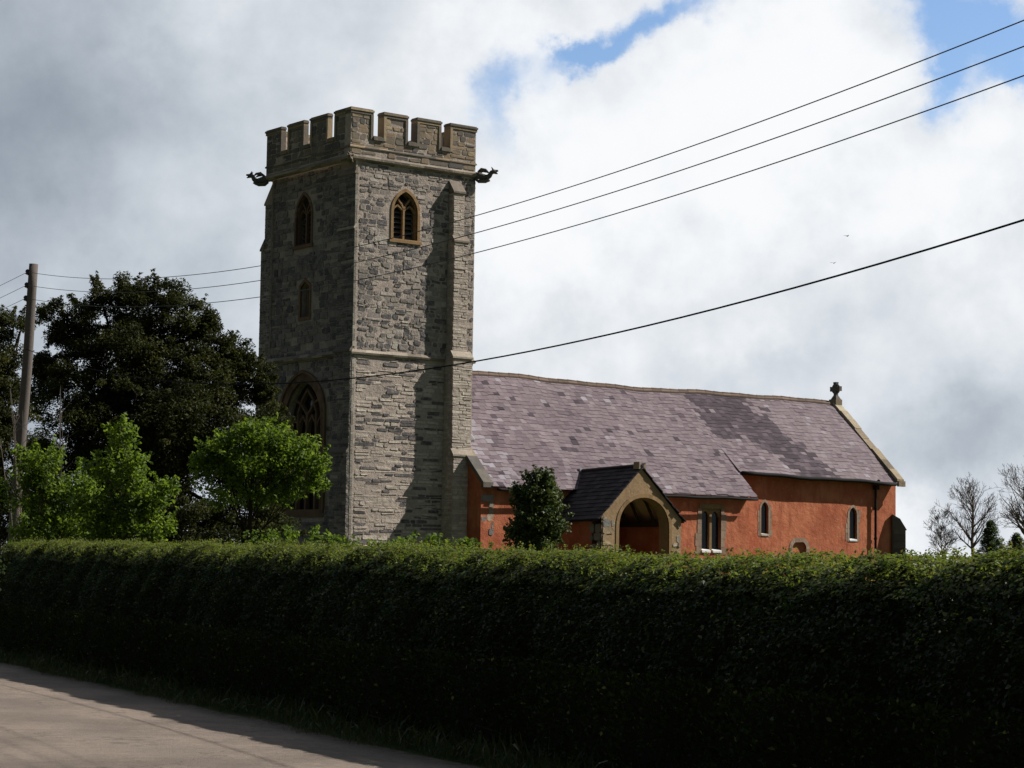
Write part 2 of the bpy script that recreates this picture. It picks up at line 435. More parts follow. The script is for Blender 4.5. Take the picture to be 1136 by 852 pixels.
# ------------------------------------------------------------------ the setting: ground, road, verge
HU = np.array([.436, -.9]) / np.hypot(.436, .9); HN = np.array([-HU[1], HU[0]]) * -1     # along the hedge; across it towards the road
if HN @ np.array([0, -1]) < 0: HN = -HN
ROAD_EDGE = -7.05


def hp(s, p): return HU * s + HN * p


def smooth01(x): x = np.clip(x, 0, 1); return x * x * (3 - 2 * x)


def ground_z(x, y):
    p = x * HN[0] + y * HN[1]
    return 0.5 * smooth01((-9.0 - p) / 9.0)


# one sheet to the horizon, finer near the place
xs = np.unique(np.concatenate([np.linspace(-1500, -60, 14), np.linspace(-60, 60, 81), np.linspace(60, 1500, 14)]))
ys = np.unique(np.concatenate([np.linspace(-600, -40, 8), np.linspace(-40, 120, 107), np.linspace(120, 2500, 16)]))
XX, YY = np.meshgrid(xs, ys); ZZ = ground_z(XX, YY) - .012
g = MB(); nx = len(xs)
g.v = list(zip(XX.ravel().tolist(), YY.ravel().tolist(), ZZ.ravel().tolist()))
for j in range(len(ys) - 1):
    for i in range(nx - 1):
        g.f.append((j * nx + i, j * nx + i + 1, (j + 1) * nx + i + 1, (j + 1) * nx + i)); g.t.append(.5); g.m.append(0)
tag(g.build('ground', M['ground'], smooth=True), kind='structure')

rd = MB(); uv = []
SS = np.arange(-120, 61, 1.0); VV = np.linspace(0, 5.6, 13)
for s_ in SS:
    for v_ in VV:
        e = .05 * math.sin(s_ * 1.7) + .04 * math.sin(s_ * 3.9 + 1) if v_ == 0 else 0
        q = hp(s_, ROAD_EDGE + v_ + e); crown = .03 * (1 - ((v_ - 2.8) / 2.8) ** 2)
        rd.v.append((q[0], q[1], .004 + crown)); uv.append((s_, v_))
nv = len(VV)
for a in range(len(SS) - 1):
    for b in range(nv - 1):
        rd.f.append((a * nv + b, a * nv + b + 1, (a + 1) * nv + b + 1, (a + 1) * nv + b)); rd.t.append(.5); rd.m.append(0)
road = tag(rd.build('road', M['road'], smooth=True), kind='structure')
ul = road.data.uv_layers.new(name='UVMap')
ul.data.foreach_set('uv', np.array([uv[l.vertex_index] for l in road.data.loops], dtype=np.float32).ravel())

N = 60000
s_ = RNG.uniform(-45, -4, N); p_ = ROAD_EDGE - .60 + (.64 + .10 * np.sin(s_ * 1.3) + .07 * np.sin(s_ * 4.7 + 1)) * RNG.beta(1.3, 1.5, N) + .14 * (RNG.random(N) ** 4)
hgt = RNG.gamma(4, .022, N) * (1.5 - 1.0 * np.clip((p_ - ROAD_EDGE + .6) / .7, 0, 1))
P = np.stack([HU[0] * s_ + HN[0] * p_, HU[1] * s_ + HN[1] * p_, hgt * .45], 1)
tag(leaves_object('verge_grass', P, hgt * 1.15, M['grass_blade'], up=-.5, aspect=.07, axis=np.array([0, 0, 1.]), axis_w=1.6), kind='stuff')

# ------------------------------------------------------------------ the church (local axes: x east, y north, origin at the tower's south-west corner)
church = empty('church', (-5.376, 70.0, 0), 'old parish church with grey battlemented stone tower and red limewashed nave under purple slates', 'church', rz=YAW)
CH = church
GZ = .35                                            # churchyard level at the walls (walls start below it)


def pointed(x0, x1, z0, zs, za, n=9):
    """outline of a pointed opening: sill z0, springing zs, apex za"""
    a = (x1 - x0) / 2; r = za - zs; RR = (a * a + r * r) / (2 * a); cx = (x0 + x1) / 2
    o = [(x0, z0), (x1, z0)]
    th = math.asin(min(1, r / RR))
    for k in range(n + 1):
        t_ = th * k / n; o.append((cx + a - RR + RR * math.cos(t_), zs + RR * math.sin(t_)))
    for k in range(n - 1, -1, -1):
        t_ = th * k / n; o.append((cx - a + RR - RR * math.cos(t_), zs + RR * math.sin(t_)))
    return o


def inside(poly, x, z):
    c = False; n = len(poly)
    for i in range(n):
        (x1, z1), (x2, z2) = poly[i], poly[i - 1]
        if (z1 > z) != (z2 > z) and x < (x2 - x1) * (z - z1) / (z2 - z1) + x1: c = not c
    return c


import bmesh


def panel(mb, outline, holes, place, depth, tint=.5):
    """flat wall face with holes and their reveals. place(u, z, d) -> 3D point, d inward"""
    bm = bmesh.new(); eds = []
    for loop in [outline] + holes:
        vs = [bm.verts.new((u, z, 0)) for u, z in loop]
        for i in range(len(vs)): eds.append(bm.edges.new((vs[i - 1], vs[i])))
    bmesh.ops.triangle_fill(bm, use_beauty=True, use_dissolve=False, edges=eds)
    bm.verts.index_update(); i0 = len(mb.v)
    mb.v += [tuple(place(v.co.x, v.co.y, 0)) for v in bm.verts]
    for f in bm.faces: mb.f.append(tuple(i0 + v.index for v in f.verts)); mb.t.append(tint); mb.m.append(mb.cur)
    bm.free()
    for h in holes:
        for i in range(len(h)):
            (a, b), (c, d) = h[i - 1], h[i]
            mb.quad([place(a, b, 0), place(c, d, 0), place(c, d, depth), place(a, b, depth)], tint)


def south(n): return lambda u, z, d: Vector((u, n + d, z))
def west(e): return lambda u, z, d: Vector((e + d, u, z))
def north(n): return lambda u, z, d: Vector((u, n - d, z))
def east(e): return lambda u, z, d: Vector((e - d, u, z))


def stones(mb, place, u0, u1, z0, z1, hc, lw, prot, skip=lambda u, z: False, fill=1., gap=.022, jit=.02, tints=None):
    """irregular coursed rubble: each stone a rough block standing a little proud of the mortar"""
    z = z0
    while z < z1 - .03:
        h = min(random.uniform(*hc), z1 - z); u = u0
        if z1 - z - h < .05: h = z1 - z
        while u < u1 - .02:
            l = random.uniform(*lw) * (1.4 if random.random() < .15 else 1)
            if u1 - u - l < lw[0] * .6: l = u1 - u
            a, b, c, d = u + gap / 2, u + l - gap / 2, z + gap / 2, z + h - gap / 2
            if random.random() < .12 and h > .14: d -= h * .35
            cu, cz = (a + b) / 2, (c + d) / 2
            if random.random() < fill and not any(skip(q, w) for q, w in ((a, c), (b, c), (a, d), (b, d), (cu, cz), (cu, c), (cu, d))):
                pr = random.uniform(*prot); t_ = (tints or random.random)()
                J = lambda: random.uniform(-jit, jit)
                cut = min(.25 * h, .05)
                outer = [(a + abs(J()), c + J() * .6), (b - abs(J()), c + J() * .6), (b - abs(J()), d + J() * .6), (a + abs(J()), d + J() * .6)]
                corners = []
                for k in range(4):                       # knock the corners off: an uneven octagon
                    p0 = outer[k]; pn = outer[(k + 1) % 4]; pp = outer[k - 1]
                    def tow(p, q, dd):
                        L_ = math.hypot(q[0] - p[0], q[1] - p[1]) + 1e-6; k_ = min(dd / L_, .4); return (p[0] + (q[0] - p[0]) * k_, p[1] + (q[1] - p[1]) * k_)
                    corners += [tow(p0, pp, cut * random.uniform(.3, 1)), tow(p0, pn, cut * random.uniform(.3, 1.4))]
                front = [place(q, w, -pr + random.uniform(-.006, .006)) for q, w in corners]
                back = [place(cu + (q - cu) * 1.03, cz + (w - cz) * 1.04, .004) for q, w in corners]
                i = len(mb.v); n = 8
                mb.v += [tuple(p) for p in front] + [tuple(p) for p in back]
                fs = [tuple(range(i, i + n))] + [(i + k, i + n + k, i + n + (k + 1) % n, i + (k + 1) % n) for k in range(n)]
                mb.f += fs; mb.t += [t_] * len(fs); mb.m += [mb.cur] * len(fs)
            u += l
        z += h


def ring(mb, x0, x1, y0, y1, prof, tint=.5):
    """moulding round a rectangle: prof = list of (outward, z)"""
    loops = []
    for o, z in prof: loops.append([(x0 - o, y0 - o, z), (x1 + o, y0 - o, z), (x1 + o, y1 + o, z), (x0 - o, y1 + o, z)])
    for a in range(len(loops) - 1):
        for k in range(4):
            A, B, C, D = Vector(loops[a][k]), Vector(loops[a][(k + 1) % 4]), Vector(loops[a + 1][(k + 1) % 4]), Vector(loops[a + 1][k])
            m_ = max(1, int((B - A).length / .55))
            for j in range(m_):
                s0, s1 = j / m_, (j + 1) / m_
                mb.quad([A.lerp(B, s0), A.lerp(B, s1), D.lerp(C, s1), D.lerp(C, s0)], random.random())


def frame(mb, poly, place, wd, d0, d1, tint=None, closed=True, sill=False):
    """band of dressed stones round an opening: out by wd, standing from d0 to d1"""
    n = len(poly); cx = sum(p[0] for p in poly) / n; cz = sum(p[1] for p in poly) / n
    out = []
    for i in range(n):
        p = Vector(poly[i]); a = (p - Vector(poly[i - 1])); b = (Vector(poly[(i + 1) % n]) - p)
        na = Vector((a.y, -a.x)).normalized(); nb = Vector((b.y, -b.x)).normalized(); nn = (na + nb)
        nn = nn.normalized() / max(.5, nn.normalized().dot(na)) if nn.length > 1e-6 else na
        out.append((p.x + nn.x * wd, p.y + nn.y * wd))
    for i in range(n):
        j = (i + 1) % n
        if not closed and i == 0: continue
        A, B, C, D = poly[i], poly[j], out[j], out[i]
        f = [place(q[0], q[1], d0) for q in (A, B, C, D)]; bk = [place(q[0], q[1], d1) for q in (A, B, C, D)]
        t_ = random.random() if tint is None else tint
        mb.quad(f, t_)
        mb.quad([f[0], bk[0], bk[1], f[1]], t_); mb.quad([f[2], bk[2], bk[3], f[3]], t_)


def bar(mb, pts, place, w, d0, d1, tint=.5):
    """flat stone bar along a 2D polyline"""
    for (a, b), (c, d) in zip(pts[:-1], pts[1:]):
        L_ = math.hypot(c - a, d - b); nx_, nz_ = -(d - b) / L_ * w / 2, (c - a) / L_ * w / 2
        ex, ez = (c - a) / L_ * w * .2, (d - b) / L_ * w * .2
        q = [(a - ex + nx_, b - ez + nz_), (a - ex - nx_, b - ez - nz_), (c + ex - nx_, d + ez - nz_), (c + ex + nx_, d + ez + nz_)]
        f = [place(x, z, d0) for x, z in q]; k = [place(x, z, d1) for x, z in q]
        mb.hexa([*f, *k], tint)


def arc_pts(x0, x1, zs, za, side, n=8):
    o = pointed(x0, x1, zs - 1, zs, za, n)[2:]
    return o[:n + 1] if side > 0 else list(reversed(o[n:]))


# ---- tower walls
TE, TN = 5.05, 5.35; TW = .22; ZM, ZS, ZP = 8.33, 14.8, 16.42
bel_S = pointed(1.66, 2.64, 12.28, 13.2, 13.9)
bel_W = pointed(2.84, 3.80, 12.28, 13.25, 14.0)
slit_W = [(2.86, 9.76), (3.42, 9.76), (3.42, 10.80), (3.14, 10.97), (2.86, 10.80)]
big_W = pointed(1.95, 4.28, 3.2, 6.15, 7.58, 12)
tw = MB()
panel(tw, [(.14, 0), (TE, 0), (TE, ZS), (.14, ZS)], [bel_S], south(0), .38, .4)
panel(tw, [(0, 0), (TN, 0), (TN, ZS), (0, ZS)], [bel_W, slit_W, big_W], west(TW), .42, .2)
panel(tw, [(.14, 0), (TE, 0), (TE, ZS), (.14, ZS)], [], north(TN), .3)
panel(tw, [(0, 0), (TN, 0), (TN, ZS), (0, ZS)], [], east(TE), .3)
tw.quad([(.2, .2, 15.0), (TE - .1, .2, 15.0), (TE - .1, TN - .1, 15.0), (.2, TN - .1, 15.0)])
walls = tw


def grow(poly, k):
    cx = sum(p[0] for p in poly) / len(poly); cz = sum(p[1] for p in poly) / len(poly)
    return lambda u, z: any(inside(poly, u + a, z + b) for a, b in ((0, 0), (k, 0), (-k, 0), (0, k), (0, -k)))


SB0, SB1 = 4.14, 4.75                                # span of the south buttress
st = MB()
st.cur = 1
skS = grow(bel_S, .13)
def tl_up():
    r = random.random(); return random.uniform(0, .25) if r < .34 else random.uniform(.38, .8) if r < .85 else random.uniform(.8, 1)
def tl_low():
    r = random.random(); return random.uniform(0, .2) if r < .36 else random.uniform(.6, 1)
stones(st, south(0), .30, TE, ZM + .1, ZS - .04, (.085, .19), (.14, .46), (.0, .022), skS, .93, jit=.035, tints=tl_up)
st.cur = 2
stones(st, south(0), .30, TE, .3, ZM - .08, (.07, .16), (.2, .7), (.0, .022), lambda u, z: False, .78, .03, jit=.03, tints=tl_low)
st.cur = 1
skW = lambda u, z, a=grow(bel_W, .14), b=grow(slit_W, .12), c=grow(big_W, .3): a(u, z) or b(u, z) or c(u, z)
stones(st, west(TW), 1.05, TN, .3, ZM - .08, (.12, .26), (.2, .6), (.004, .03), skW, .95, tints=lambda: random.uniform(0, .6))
stones(st, west(TW), 1.05, TN, ZM + .1, ZS - .04, (.12, .26), (.2, .6), (.004, .03), skW, .95, tints=lambda: random.uniform(0, .6))  # west stones tinted darker than the south: the face's shade painted in
stones(st, east(TE), 0, TN, 8, ZS - .04, (.14, .28), (.25, .7), (.004, .03), lambda u, z: False, .95, tints=tl_up)
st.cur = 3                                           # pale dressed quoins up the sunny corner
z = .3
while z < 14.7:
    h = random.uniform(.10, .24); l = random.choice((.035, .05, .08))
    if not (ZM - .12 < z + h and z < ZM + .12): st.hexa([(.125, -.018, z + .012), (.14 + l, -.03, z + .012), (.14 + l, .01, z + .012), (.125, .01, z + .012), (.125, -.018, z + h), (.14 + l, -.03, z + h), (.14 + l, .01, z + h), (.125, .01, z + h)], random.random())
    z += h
off = len(walls.v)
walls.v += st.v; walls.f += [tuple(i + off for i in f) for f in st.f]; walls.t += st.t; walls.m += st.m
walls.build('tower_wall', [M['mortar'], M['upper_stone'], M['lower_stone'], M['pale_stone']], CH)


# ---- buttresses
def buttress(stages, place_front, cheeks, name='buttress', mats=None, tints=tl_up):
    """stages: (u0, u1, z0, z1, projection); place_front(u, z, d): d outward from the wall"""
    b = MB(); b.cur = 0
    for k, (u0, u1, z0, z1, pr) in enumerate(stages):
        nxt = stages[k + 1][4] if k + 1 < len(stages) else 0
        zt = z1 + (pr - nxt) * 1.3
        P8 = [place_front(u, z, d) for u, z, d in ((u0, z0, pr), (u1, z0, pr), (u1, z0, 0), (u0, z0, 0), (u0, z1, pr), (u1, z1, pr), (u1, z1, 0), (u0, z1, 0))]
        b.cur = 0; b.hexa(P8, .4)
        b.cur = 1
        fr = lambda u, z, d, pr=pr: place_front(u, z, pr - d)
        stones(b, fr, u0, u1, z0, z1 - .06, (.06, .12), (.2, .55), (.002, .022), fill=.96, gap=.014, jit=.01, tints=tints)
        for uu, sg in ((u0, -1), (u1, 1)):
            ck = lambda d_, z, i, uu=uu, sg=sg: place_front(uu - sg * i, z, d_)
            if pr > .08: stones(b, ck, nxt * 0 + .0, pr, z0, z1 - .06, (.06, .12), (.12, .3), (.002, .012), fill=.96, gap=.014, jit=.008, tints=tints)
        b.cur = 2                                        # sloping weathering, lipped over the face
        lip = .05; zb = z1 - .05
        q = [place_front(u, z, d) for u, z, d in ((u0 - lip * .6, zb, pr + lip), (u1 + lip * .6, zb, pr + lip), (u1 + lip * .6, zb, nxt - .0), (u0 - lip * .6, zb, nxt - .0),
                                                   (u0 - lip * .6, z1 + .01, pr + lip), (u1 + lip * .6, z1 + .01, pr + lip), (u1 + lip * .3, zt + .06, nxt - .0), (u0 - lip * .3, zt + .06, nxt - .0))]
        b.hexa(q, random.random())
    return b.build(name, mats or [M['mortar'], M['upper_stone'], M['coping_stone']], CH)


S_front = lambda u, z, d: Vector((u, -d, z))
W_front = lambda u, z, d: Vector((TW - d, u, z))
N_front = lambda u, z, d: Vector((u, TN + d, z))
buttress([(3.84, 4.66, .2, 5.1, .62), (3.86, 4.66, 5.1, 8.42, .50), (3.92, 4.52, 8.42, 12.4, .38), (3.94, 4.40, 12.4, 14.1, .28)], S_front, True, mats=[M['mortar'], M['lower_stone'], M['coping_stone']], tints=lambda: random.uniform(.55, 1))
buttress([(-.0, 1.0, .2, 5.08, .22), (-.0, 1.0, 5.08, 8.42, .16), (-.0, 1.0, 8.42, 12.5, .085), (-.0, 1.0, 12.5, 14.35, .08)], W_front, True, tints=lambda: random.uniform(0, .6))  # darker tints here carry the shade of the west side
buttress([(.25, 1.0, .2, 8.3, .95), (.25, 1.0, 8.3, 12.4, .85), (.25, 1.0, 12.4, 14.0, .62)], N_front, True, tints=lambda: random.uniform(0, .6))  # tints held low too, shade put into the stone colour

# ---- string courses and parapet
sc_ = MB(); ring(sc_, -.04, TE, .0, TN, [(0, ZS - .09), (.05, ZS - .07), (.12, ZS - .02), (.13, ZS + .05), (.02, ZS + .13)])
sc_.build('string_course', M['coping_stone'], CH)
sc_ = MB(); ring(sc_, -.08, 5.06, .02, 5.42, [(0, ZS + .36), (.035, ZS + .37), (.035, ZS + .41), (0, ZS + .45)])
sc_.build('string_course', M['parapet_stone'], CH)
sc_ = MB(); ring(sc_, TW - .08, TE, .0, TN, [(0, ZM - .06), (.07, ZM - .04), (.09, ZM + .02), (0, ZM + .13)])
sc_.build('string_course', M['coping_stone'], CH)

PX0, PX1, PY0, PY1, PT = -.08, 5.06, .02, 5.42, .34
ZG = 15.58
S_m = [(PX0, .76), (1.24, 2.16), (2.60, 3.54), (3.98, PX1)]
W_m = [(PY0, .97), (1.43, 2.49), (2.95, 3.95), (4.42, PY1)]


def crenel(mer, top=ZP):
    o = [(mer[0][0], ZS - .05)]
    for k, (a, b) in enumerate(mer):
        if k: o += [(a, ZG)]
        else: pass
        o += [(a, top), (b, top)]
        if k < len(mer) - 1: o += [(b, ZG)]
    o += [(mer[-1][1], ZS - .05)]
    return o


pp = MB(); cp = MB()


def parapet_side(mer, place, u0, u1, rich, tn, PT=PT):
    pr = crenel(mer); pr[0] = (u0, pr[0][1]); pr[1] = (u0, pr[1][1]); pr[-1] = (u1, pr[-1][1]); pr[-2] = (u1, pr[-2][1])
    pp.cur = 0
    bmv = MB(); panel(bmv, pr, [], lambda u, z, d: place(u, z, 0), .1, .35)
    o_ = len(pp.v); pp.v += bmv.v; pp.f += [tuple(i + o_ for i in f) for f in bmv.f]; pp.t += bmv.t; pp.m += [0] * len(bmv.f)
    bmv = MB(); panel(bmv, pr, [], lambda u, z, d: place(u, z, PT), .1, .5)
    o_ = len(pp.v); pp.v += bmv.v; pp.f += [tuple(i + o_ for i in f) for f in bmv.f]; pp.t += bmv.t; pp.m += [0] * len(bmv.f)
    for (a, b), (c, d) in zip(pr[:-1], pr[1:]):
        pp.quad([place(a, b, 0), place(c, d, 0), place(c, d, PT), place(a, b, PT)], random.random())
    pp.cur = 1
    stones(pp, lambda u, z, d: place(u, z, d), u0 + .02, u1 - .02, ZS + .16, ZG - .13, (.11, .2), (.25, .6), (.003, .02), fill=.95, tints=tn)
    for a, b in mer:
        a = max(a, u0); b = min(b, u1)
        stones(pp, lambda u, z, d: place(u, z, d), a + .02, b - .02, ZG - .13, ZP - .13, (.13, .24), (.22, .45), (.003, .02), fill=.95, tints=tn)
    # moulded coping stepping up and down the battlements
    P_ = .05
    for k, (a, b) in enumerate(mer):
        a2, b2 = max(a, u0) - (.05 if k or True else 0), min(b, u1) + .05
        z0_, z1_ = ZP - .01, ZP + .055
        def bx(u_0, u_1, z_0, z_1, p=P_):
            A = [place(u_0, z_0, -p), place(u_1, z_0, -p), place(u_1, z_0, PT + p * .2), place(u_0, z_0, PT + p * .2), place(u_0, z_1, -p), place(u_1, z_1, -p), place(u_1, z_1, PT + p * .2), place(u_0, z_1, PT + p * .2)]
            cp.hexa(A, random.random())
        bx(a2, b2, z0_, z1_, .06); bx(a2 + .03, b2 - .03, z1_, z1_ + .035, .02)
        bx(a2 + .02, b2 - .02, ZP - .10, z0_, .035)
        for uu, sg in ((b, 1), (a, -1)):
            if (sg > 0 and k < len(mer) - 1) or (sg < 0 and k > 0):
                lo, hi = sorted((uu - sg * .07, uu + sg * .03)); bx(lo, hi, ZG - .07, ZP - .10, .04)
        if k < len(mer) - 1:
            bx(b + .035, mer[k + 1][0] - .035, ZG - .09, ZG + .03, .07); bx(b + .035, mer[k + 1][0] - .035, ZG + .03, ZG + .06, .02)


tpar = lambda: min(1, max(0, random.gauss(.5, .28)))
parapet_side(S_m, south(PY0), PX0, PX1, 1, tpar)
parapet_side([(max(a, PY0 + PT), b) if i == 0 else (a, b) for i, (a, b) in enumerate(W_m)], west(PX0), PY0 + PT, PY1, 0, lambda: random.uniform(0, .5), .15)  # west parapet tints kept dark, its shade painted into the stones
parapet_side(S_m, north(PY1), PX0 + PT, PX1, 1, tpar)
parapet_side([(max(a, PY0 + PT), min(b, PY1 - PT)) for a, b in W_m], east(PX1), PY0 + PT, PY1 - PT, 0, tpar)
# plain inner leaf over the west face's corner so that its first merlon runs out to the corner
pp.cur = 0
pp.build('parapet', [M['mortar'], M['parapet_stone']], CH)
cp.build('parapet_coping', M['parapet_stone'], CH)


# ---- gargoyles
def gargoyle(base, d, s=1.):
    b = MB(); B = Vector(base); d = Vector(d).normalized(); sd_ = Vector((-d.y, d.x, 0)); U = Vector((0, 0, 1))
    q = lambda f, z, w=0: B + d * f * s + U * z * s + sd_ * w * s
    b.tube([q(-.1, .0), q(.12, -.02), q(.30, -.08), q(.45, -.10), q(.55, -.02), q(.60, .08), q(.66, .13)], [.13 * s, .14 * s, .13 * s, .12 * s, .095 * s, .085 * s, .09 * s], 9, .4)
    b.ball(q(.72, .13), .10 * s, 1.1, 1.0, .85, tint=.5, jit=.1)
    b.tube([q(.76, .15), q(.88, .17)], [.06 * s, .035 * s], 7); b.tube([q(.76, .08), q(.86, .05)], [.045 * s, .02 * s], 7)
    for w in (-1, 1):
        b.tube([q(.68, .2, .06 * w), q(.63, .30, .09 * w)], [.04 * s, .012 * s], 6)
        b.tube([q(.12, .10, .12 * w), q(.25, .20, .17 * w), q(.42, .17, .19 * w), q(.52, .10, .16 * w)], [.05 * s, .06 * s, .05 * s, .02 * s], 6)
        b.tube([q(.42, -.06, .1 * w), q(.52, -.20, .13 * w), q(.38, -.24, .12 * w), q(.12, -.24, .08 * w), q(-.02, -.12, .06 * w)], [.055 * s, .05 * s, .055 * s, .06 * s, .06 * s], 6)
    return b.build('gargoyle', M['dark_stone'], CH, smooth=True)


gargoyle((5.05, 0, ZS + .02), (1, -1, 0), .9)
gargoyle((PX0 + .02, TN + .02, ZS - .0), (-1, 1, 0), .86)
g_ = gargoyle((PX0 + .06, .04, ZS - .02), (-1, -1, 0), .55); g_.data.materials[0] = M['parapet_stone']


# ---- windows of the tower
def belfry(poly, place, x0, x1, z0, zs, za, dpt, st_='ham_stone'):
    fr = MB(); frame(fr, poly, place, .10, -.03, .06)
    w = fr.build('belfry_window', M[st_], CH)
    tr = MB(); cx = (x0 + x1) / 2; mid = zs + .12
    bar(tr, [(cx, z0), (cx, mid)], place, .075, .09, .2)
    for sg in (-1, 1):                                  # Y tracery: each branch curves out to the arch, a small light head each side
        a = (x1 - x0) / 2
        bar(tr, [(cx, mid), (cx + sg * a * .18, mid + .16), (cx + sg * a * .48, mid + .34), (cx + sg * a * .62, mid + .40)], place, .06, .09, .2)
        bar(tr, [(cx, mid - .05), (cx + sg * a * .22, mid + .02), (cx + sg * a * .5, mid + .12), (cx + sg * a * .78, mid + .02), (cx + sg * a * .97, mid - .12)], place, .05, .1, .2)
    inner = [(cx + (p[0] - cx) * .93, p[1] - (.03 if p[1] > zs else 0)) for p in poly]
    frame(tr, inner, place, .05, .06, .2, .5)
    tr.build('tracery', M[st_], w)
    lv = MB(); z = z0 + .05
    while z < za - .25:
        a = (x1 - x0) / 2 * (1 if z < zs else max(.3, 1 - ((z - zs) / (za - zs)) ** 1.5))
        q = [place(u, zz, d) for u, zz, d in ((cx - a, z, .20), (cx + a, z, .20), (cx + a, z + .14, .36), (cx - a, z + .14, .36))]
        lv.quad(q); lv.quad([p + Vector((0, 0, .02)) for p in q]); lv.quad([q[0], q[1], q[1] + Vector((0, 0, .02)), q[0] + Vector((0, 0, .02))])
        z += .17
    lv.build('louvre', M['louvre'], w)
    vd = MB(); vd.quad([place(u, zz, .375) for u, zz in ((x0 - .1, z0 - .1), (x1 + .1, z0 - .1), (x1 + .1, za + .1), (x0 - .1, za + .1))]); vd.build('opening', M['dark_backing'], w)  # dark plate behind the louvres paints in the shade
    sl_ = MB(); A = [(x0 - .16, z0 - .13, -.06), (x1 + .16, z0 - .13, -.06), (x1 + .16, z0 - .13, .1), (x0 - .16, z0 - .13, .1), (x0 - .16, z0 - .03, -.06), (x1 + .16, z0 - .03, -.06), (x1 + .16, z0 + .02, .1), (x0 - .16, z0 + .02, .1)]
    sl_.hexa([place(u, zz, d) for u, zz, d in A]); sl_.build('sill', M[st_], w)
    return w


belfry(bel_S, south(0), 1.66, 2.64, 12.28, 13.2, 13.9, .38)
belfry(bel_W, west(TW), 2.84, 3.80, 12.28, 13.25, 14.0, .38, 'shaded_ham')
fr = MB(); frame(fr, slit_W, west(TW), .11, -.03, .05); w_ = fr.build('slit_window', M['shaded_ham'], CH)
vd = MB(); vd.quad([west(TW)(u, z, .35) for u, z in ((2.7, 9.6), (3.6, 9.6), (3.6, 11.1), (2.7, 11.1))]); vd.build('opening', M['dark_backing'], w_)  # dark plate in the slit, shade given by its colour
tr = MB(); bar(tr, [(3.14, 9.76), (3.14, 10.95)], west(TW), .08, .1, .2); tr.build('mullion', M['shaded_ham'], w_)
fr = MB(); frame(fr, big_W, west(TW), .26, -.03, .07); frame(fr, [(3.115 + (u - 3.115) * 1.2, z + (.26 if z > 6.2 else 0)) for u, z in big_W], west(TW), .10, -.09, -.02, closed=False)
w_ = fr.build('west_window', M['shaded_ham'], CH)
tr = MB()
for k in (-1, 0, 1): bar(tr, [(3.115 + k * .58, 3.2), (3.115 + k * .58, 6.5 - .0 * abs(k))], west(TW), .11, .15, .3)
for k in (-1.5, -.5, .5, 1.5):
    c = 3.115 + k * .58
    for sg in (-1, 1): bar(tr, [(c + sg * .29, 5.85), (c + sg * .2, 6.15), (c, 6.4)], west(TW), .07, .17, .3)
for sg in (-1, 1):
    bar(tr, [(3.115 + sg * .58, 6.5), (3.115 + sg * .34, 6.95), (3.115, 7.3)], west(TW), .09, .15, .3); bar(tr, [(3.115, 6.4), (3.115 + sg * .4, 6.8), (3.115 + sg * .75, 6.95)], west(TW), .08, .16, .3)
tr.build('tracery', M['shaded_ham'], w_)
gl = MB(); gl.quad([west(TW)(u, z, .33) for u, z in ((1.8, 3.1), (4.4, 3.1), (4.4, 7.7), (1.8, 7.7))]); gl.build('pane', M['glass'], w_)

# ---- nave and chancel walls
NX0, NX1, NS, NNO = 4.46, 16.80, -1.40, 6.9
CX1, CS, CNO = 25.72, -.45, 5.95
RY = 2.75                                           # ridge line
EAVE_SLOPE = (8.2 - 4.05) / (RY + 1.68)


def roof_z(y): return 8.2 - abs(y - RY) * EAVE_SLOPE


nw = MB()
win_n = [(14.42, 2.04), (15.38, 2.04), (15.38, 3.56), (14.42, 3.56)]
panel(nw, [(NX0, 0), (NX1, 0), (NX1, roof_z(NS) - .05), (NX0, roof_z(NS) - .05)], [win_n], south(NS), .14)
panel(nw, [(NS, 0), (RY, 0), (RY, roof_z(RY) - .1), (NS, roof_z(NS) - .1)], [], west(NX0), .2)
panel(nw, [(NS, 0), (NNO, 0), (NNO, roof_z(NNO) - .2), (RY, 7.9), (NS, roof_z(NS) - .2)], [], east(NX1), .2)
panel(nw, [(NX0, 0), (NX1, 0), (NX1, roof_z(NNO)), (NX0, roof_z(NNO))], [], north(NNO), .2)
nw.cur = 1
# stone showing through the wash at the south-west corner
stones(nw, south(NS), NX0, NX0 + .55, .4, 4.1, (.16, .3), (.2, .5), (.002, .02), fill=.42, tints=random.random)
nw.build('nave_wall', [M['limewash'], M['porch_stone']], CH)

cw = MB()
lan1 = pointed(18.32, 18.70, 2.70, 3.64, 3.92, 6); lan2 = pointed(23.08, 23.50, 2.58, 3.55, 3.84, 6)
dr = pointed(19.98, 20.72, .3, 2.18, 2.44, 8)
panel(cw, [(NX1 - .3, 0), (CX1, 0), (CX1, roof_z(CS) - .10), (NX1 - .3, roof_z(CS) - .08)], [lan1, lan2, dr], south(CS), .10)
panel(cw, [(CS, 0), (CNO, 0), (CNO, roof_z(CNO) - .08), (RY, 8.12), (CS, roof_z(CS) - .08)], [], east(CX1), .2)
panel(cw, [(NX1, 0), (CX1, 0), (CX1, roof_z(CNO)), (NX1, roof_z(CNO))], [], north(CNO), .2)
cw.build('chancel_wall', M['limewash'], CH)

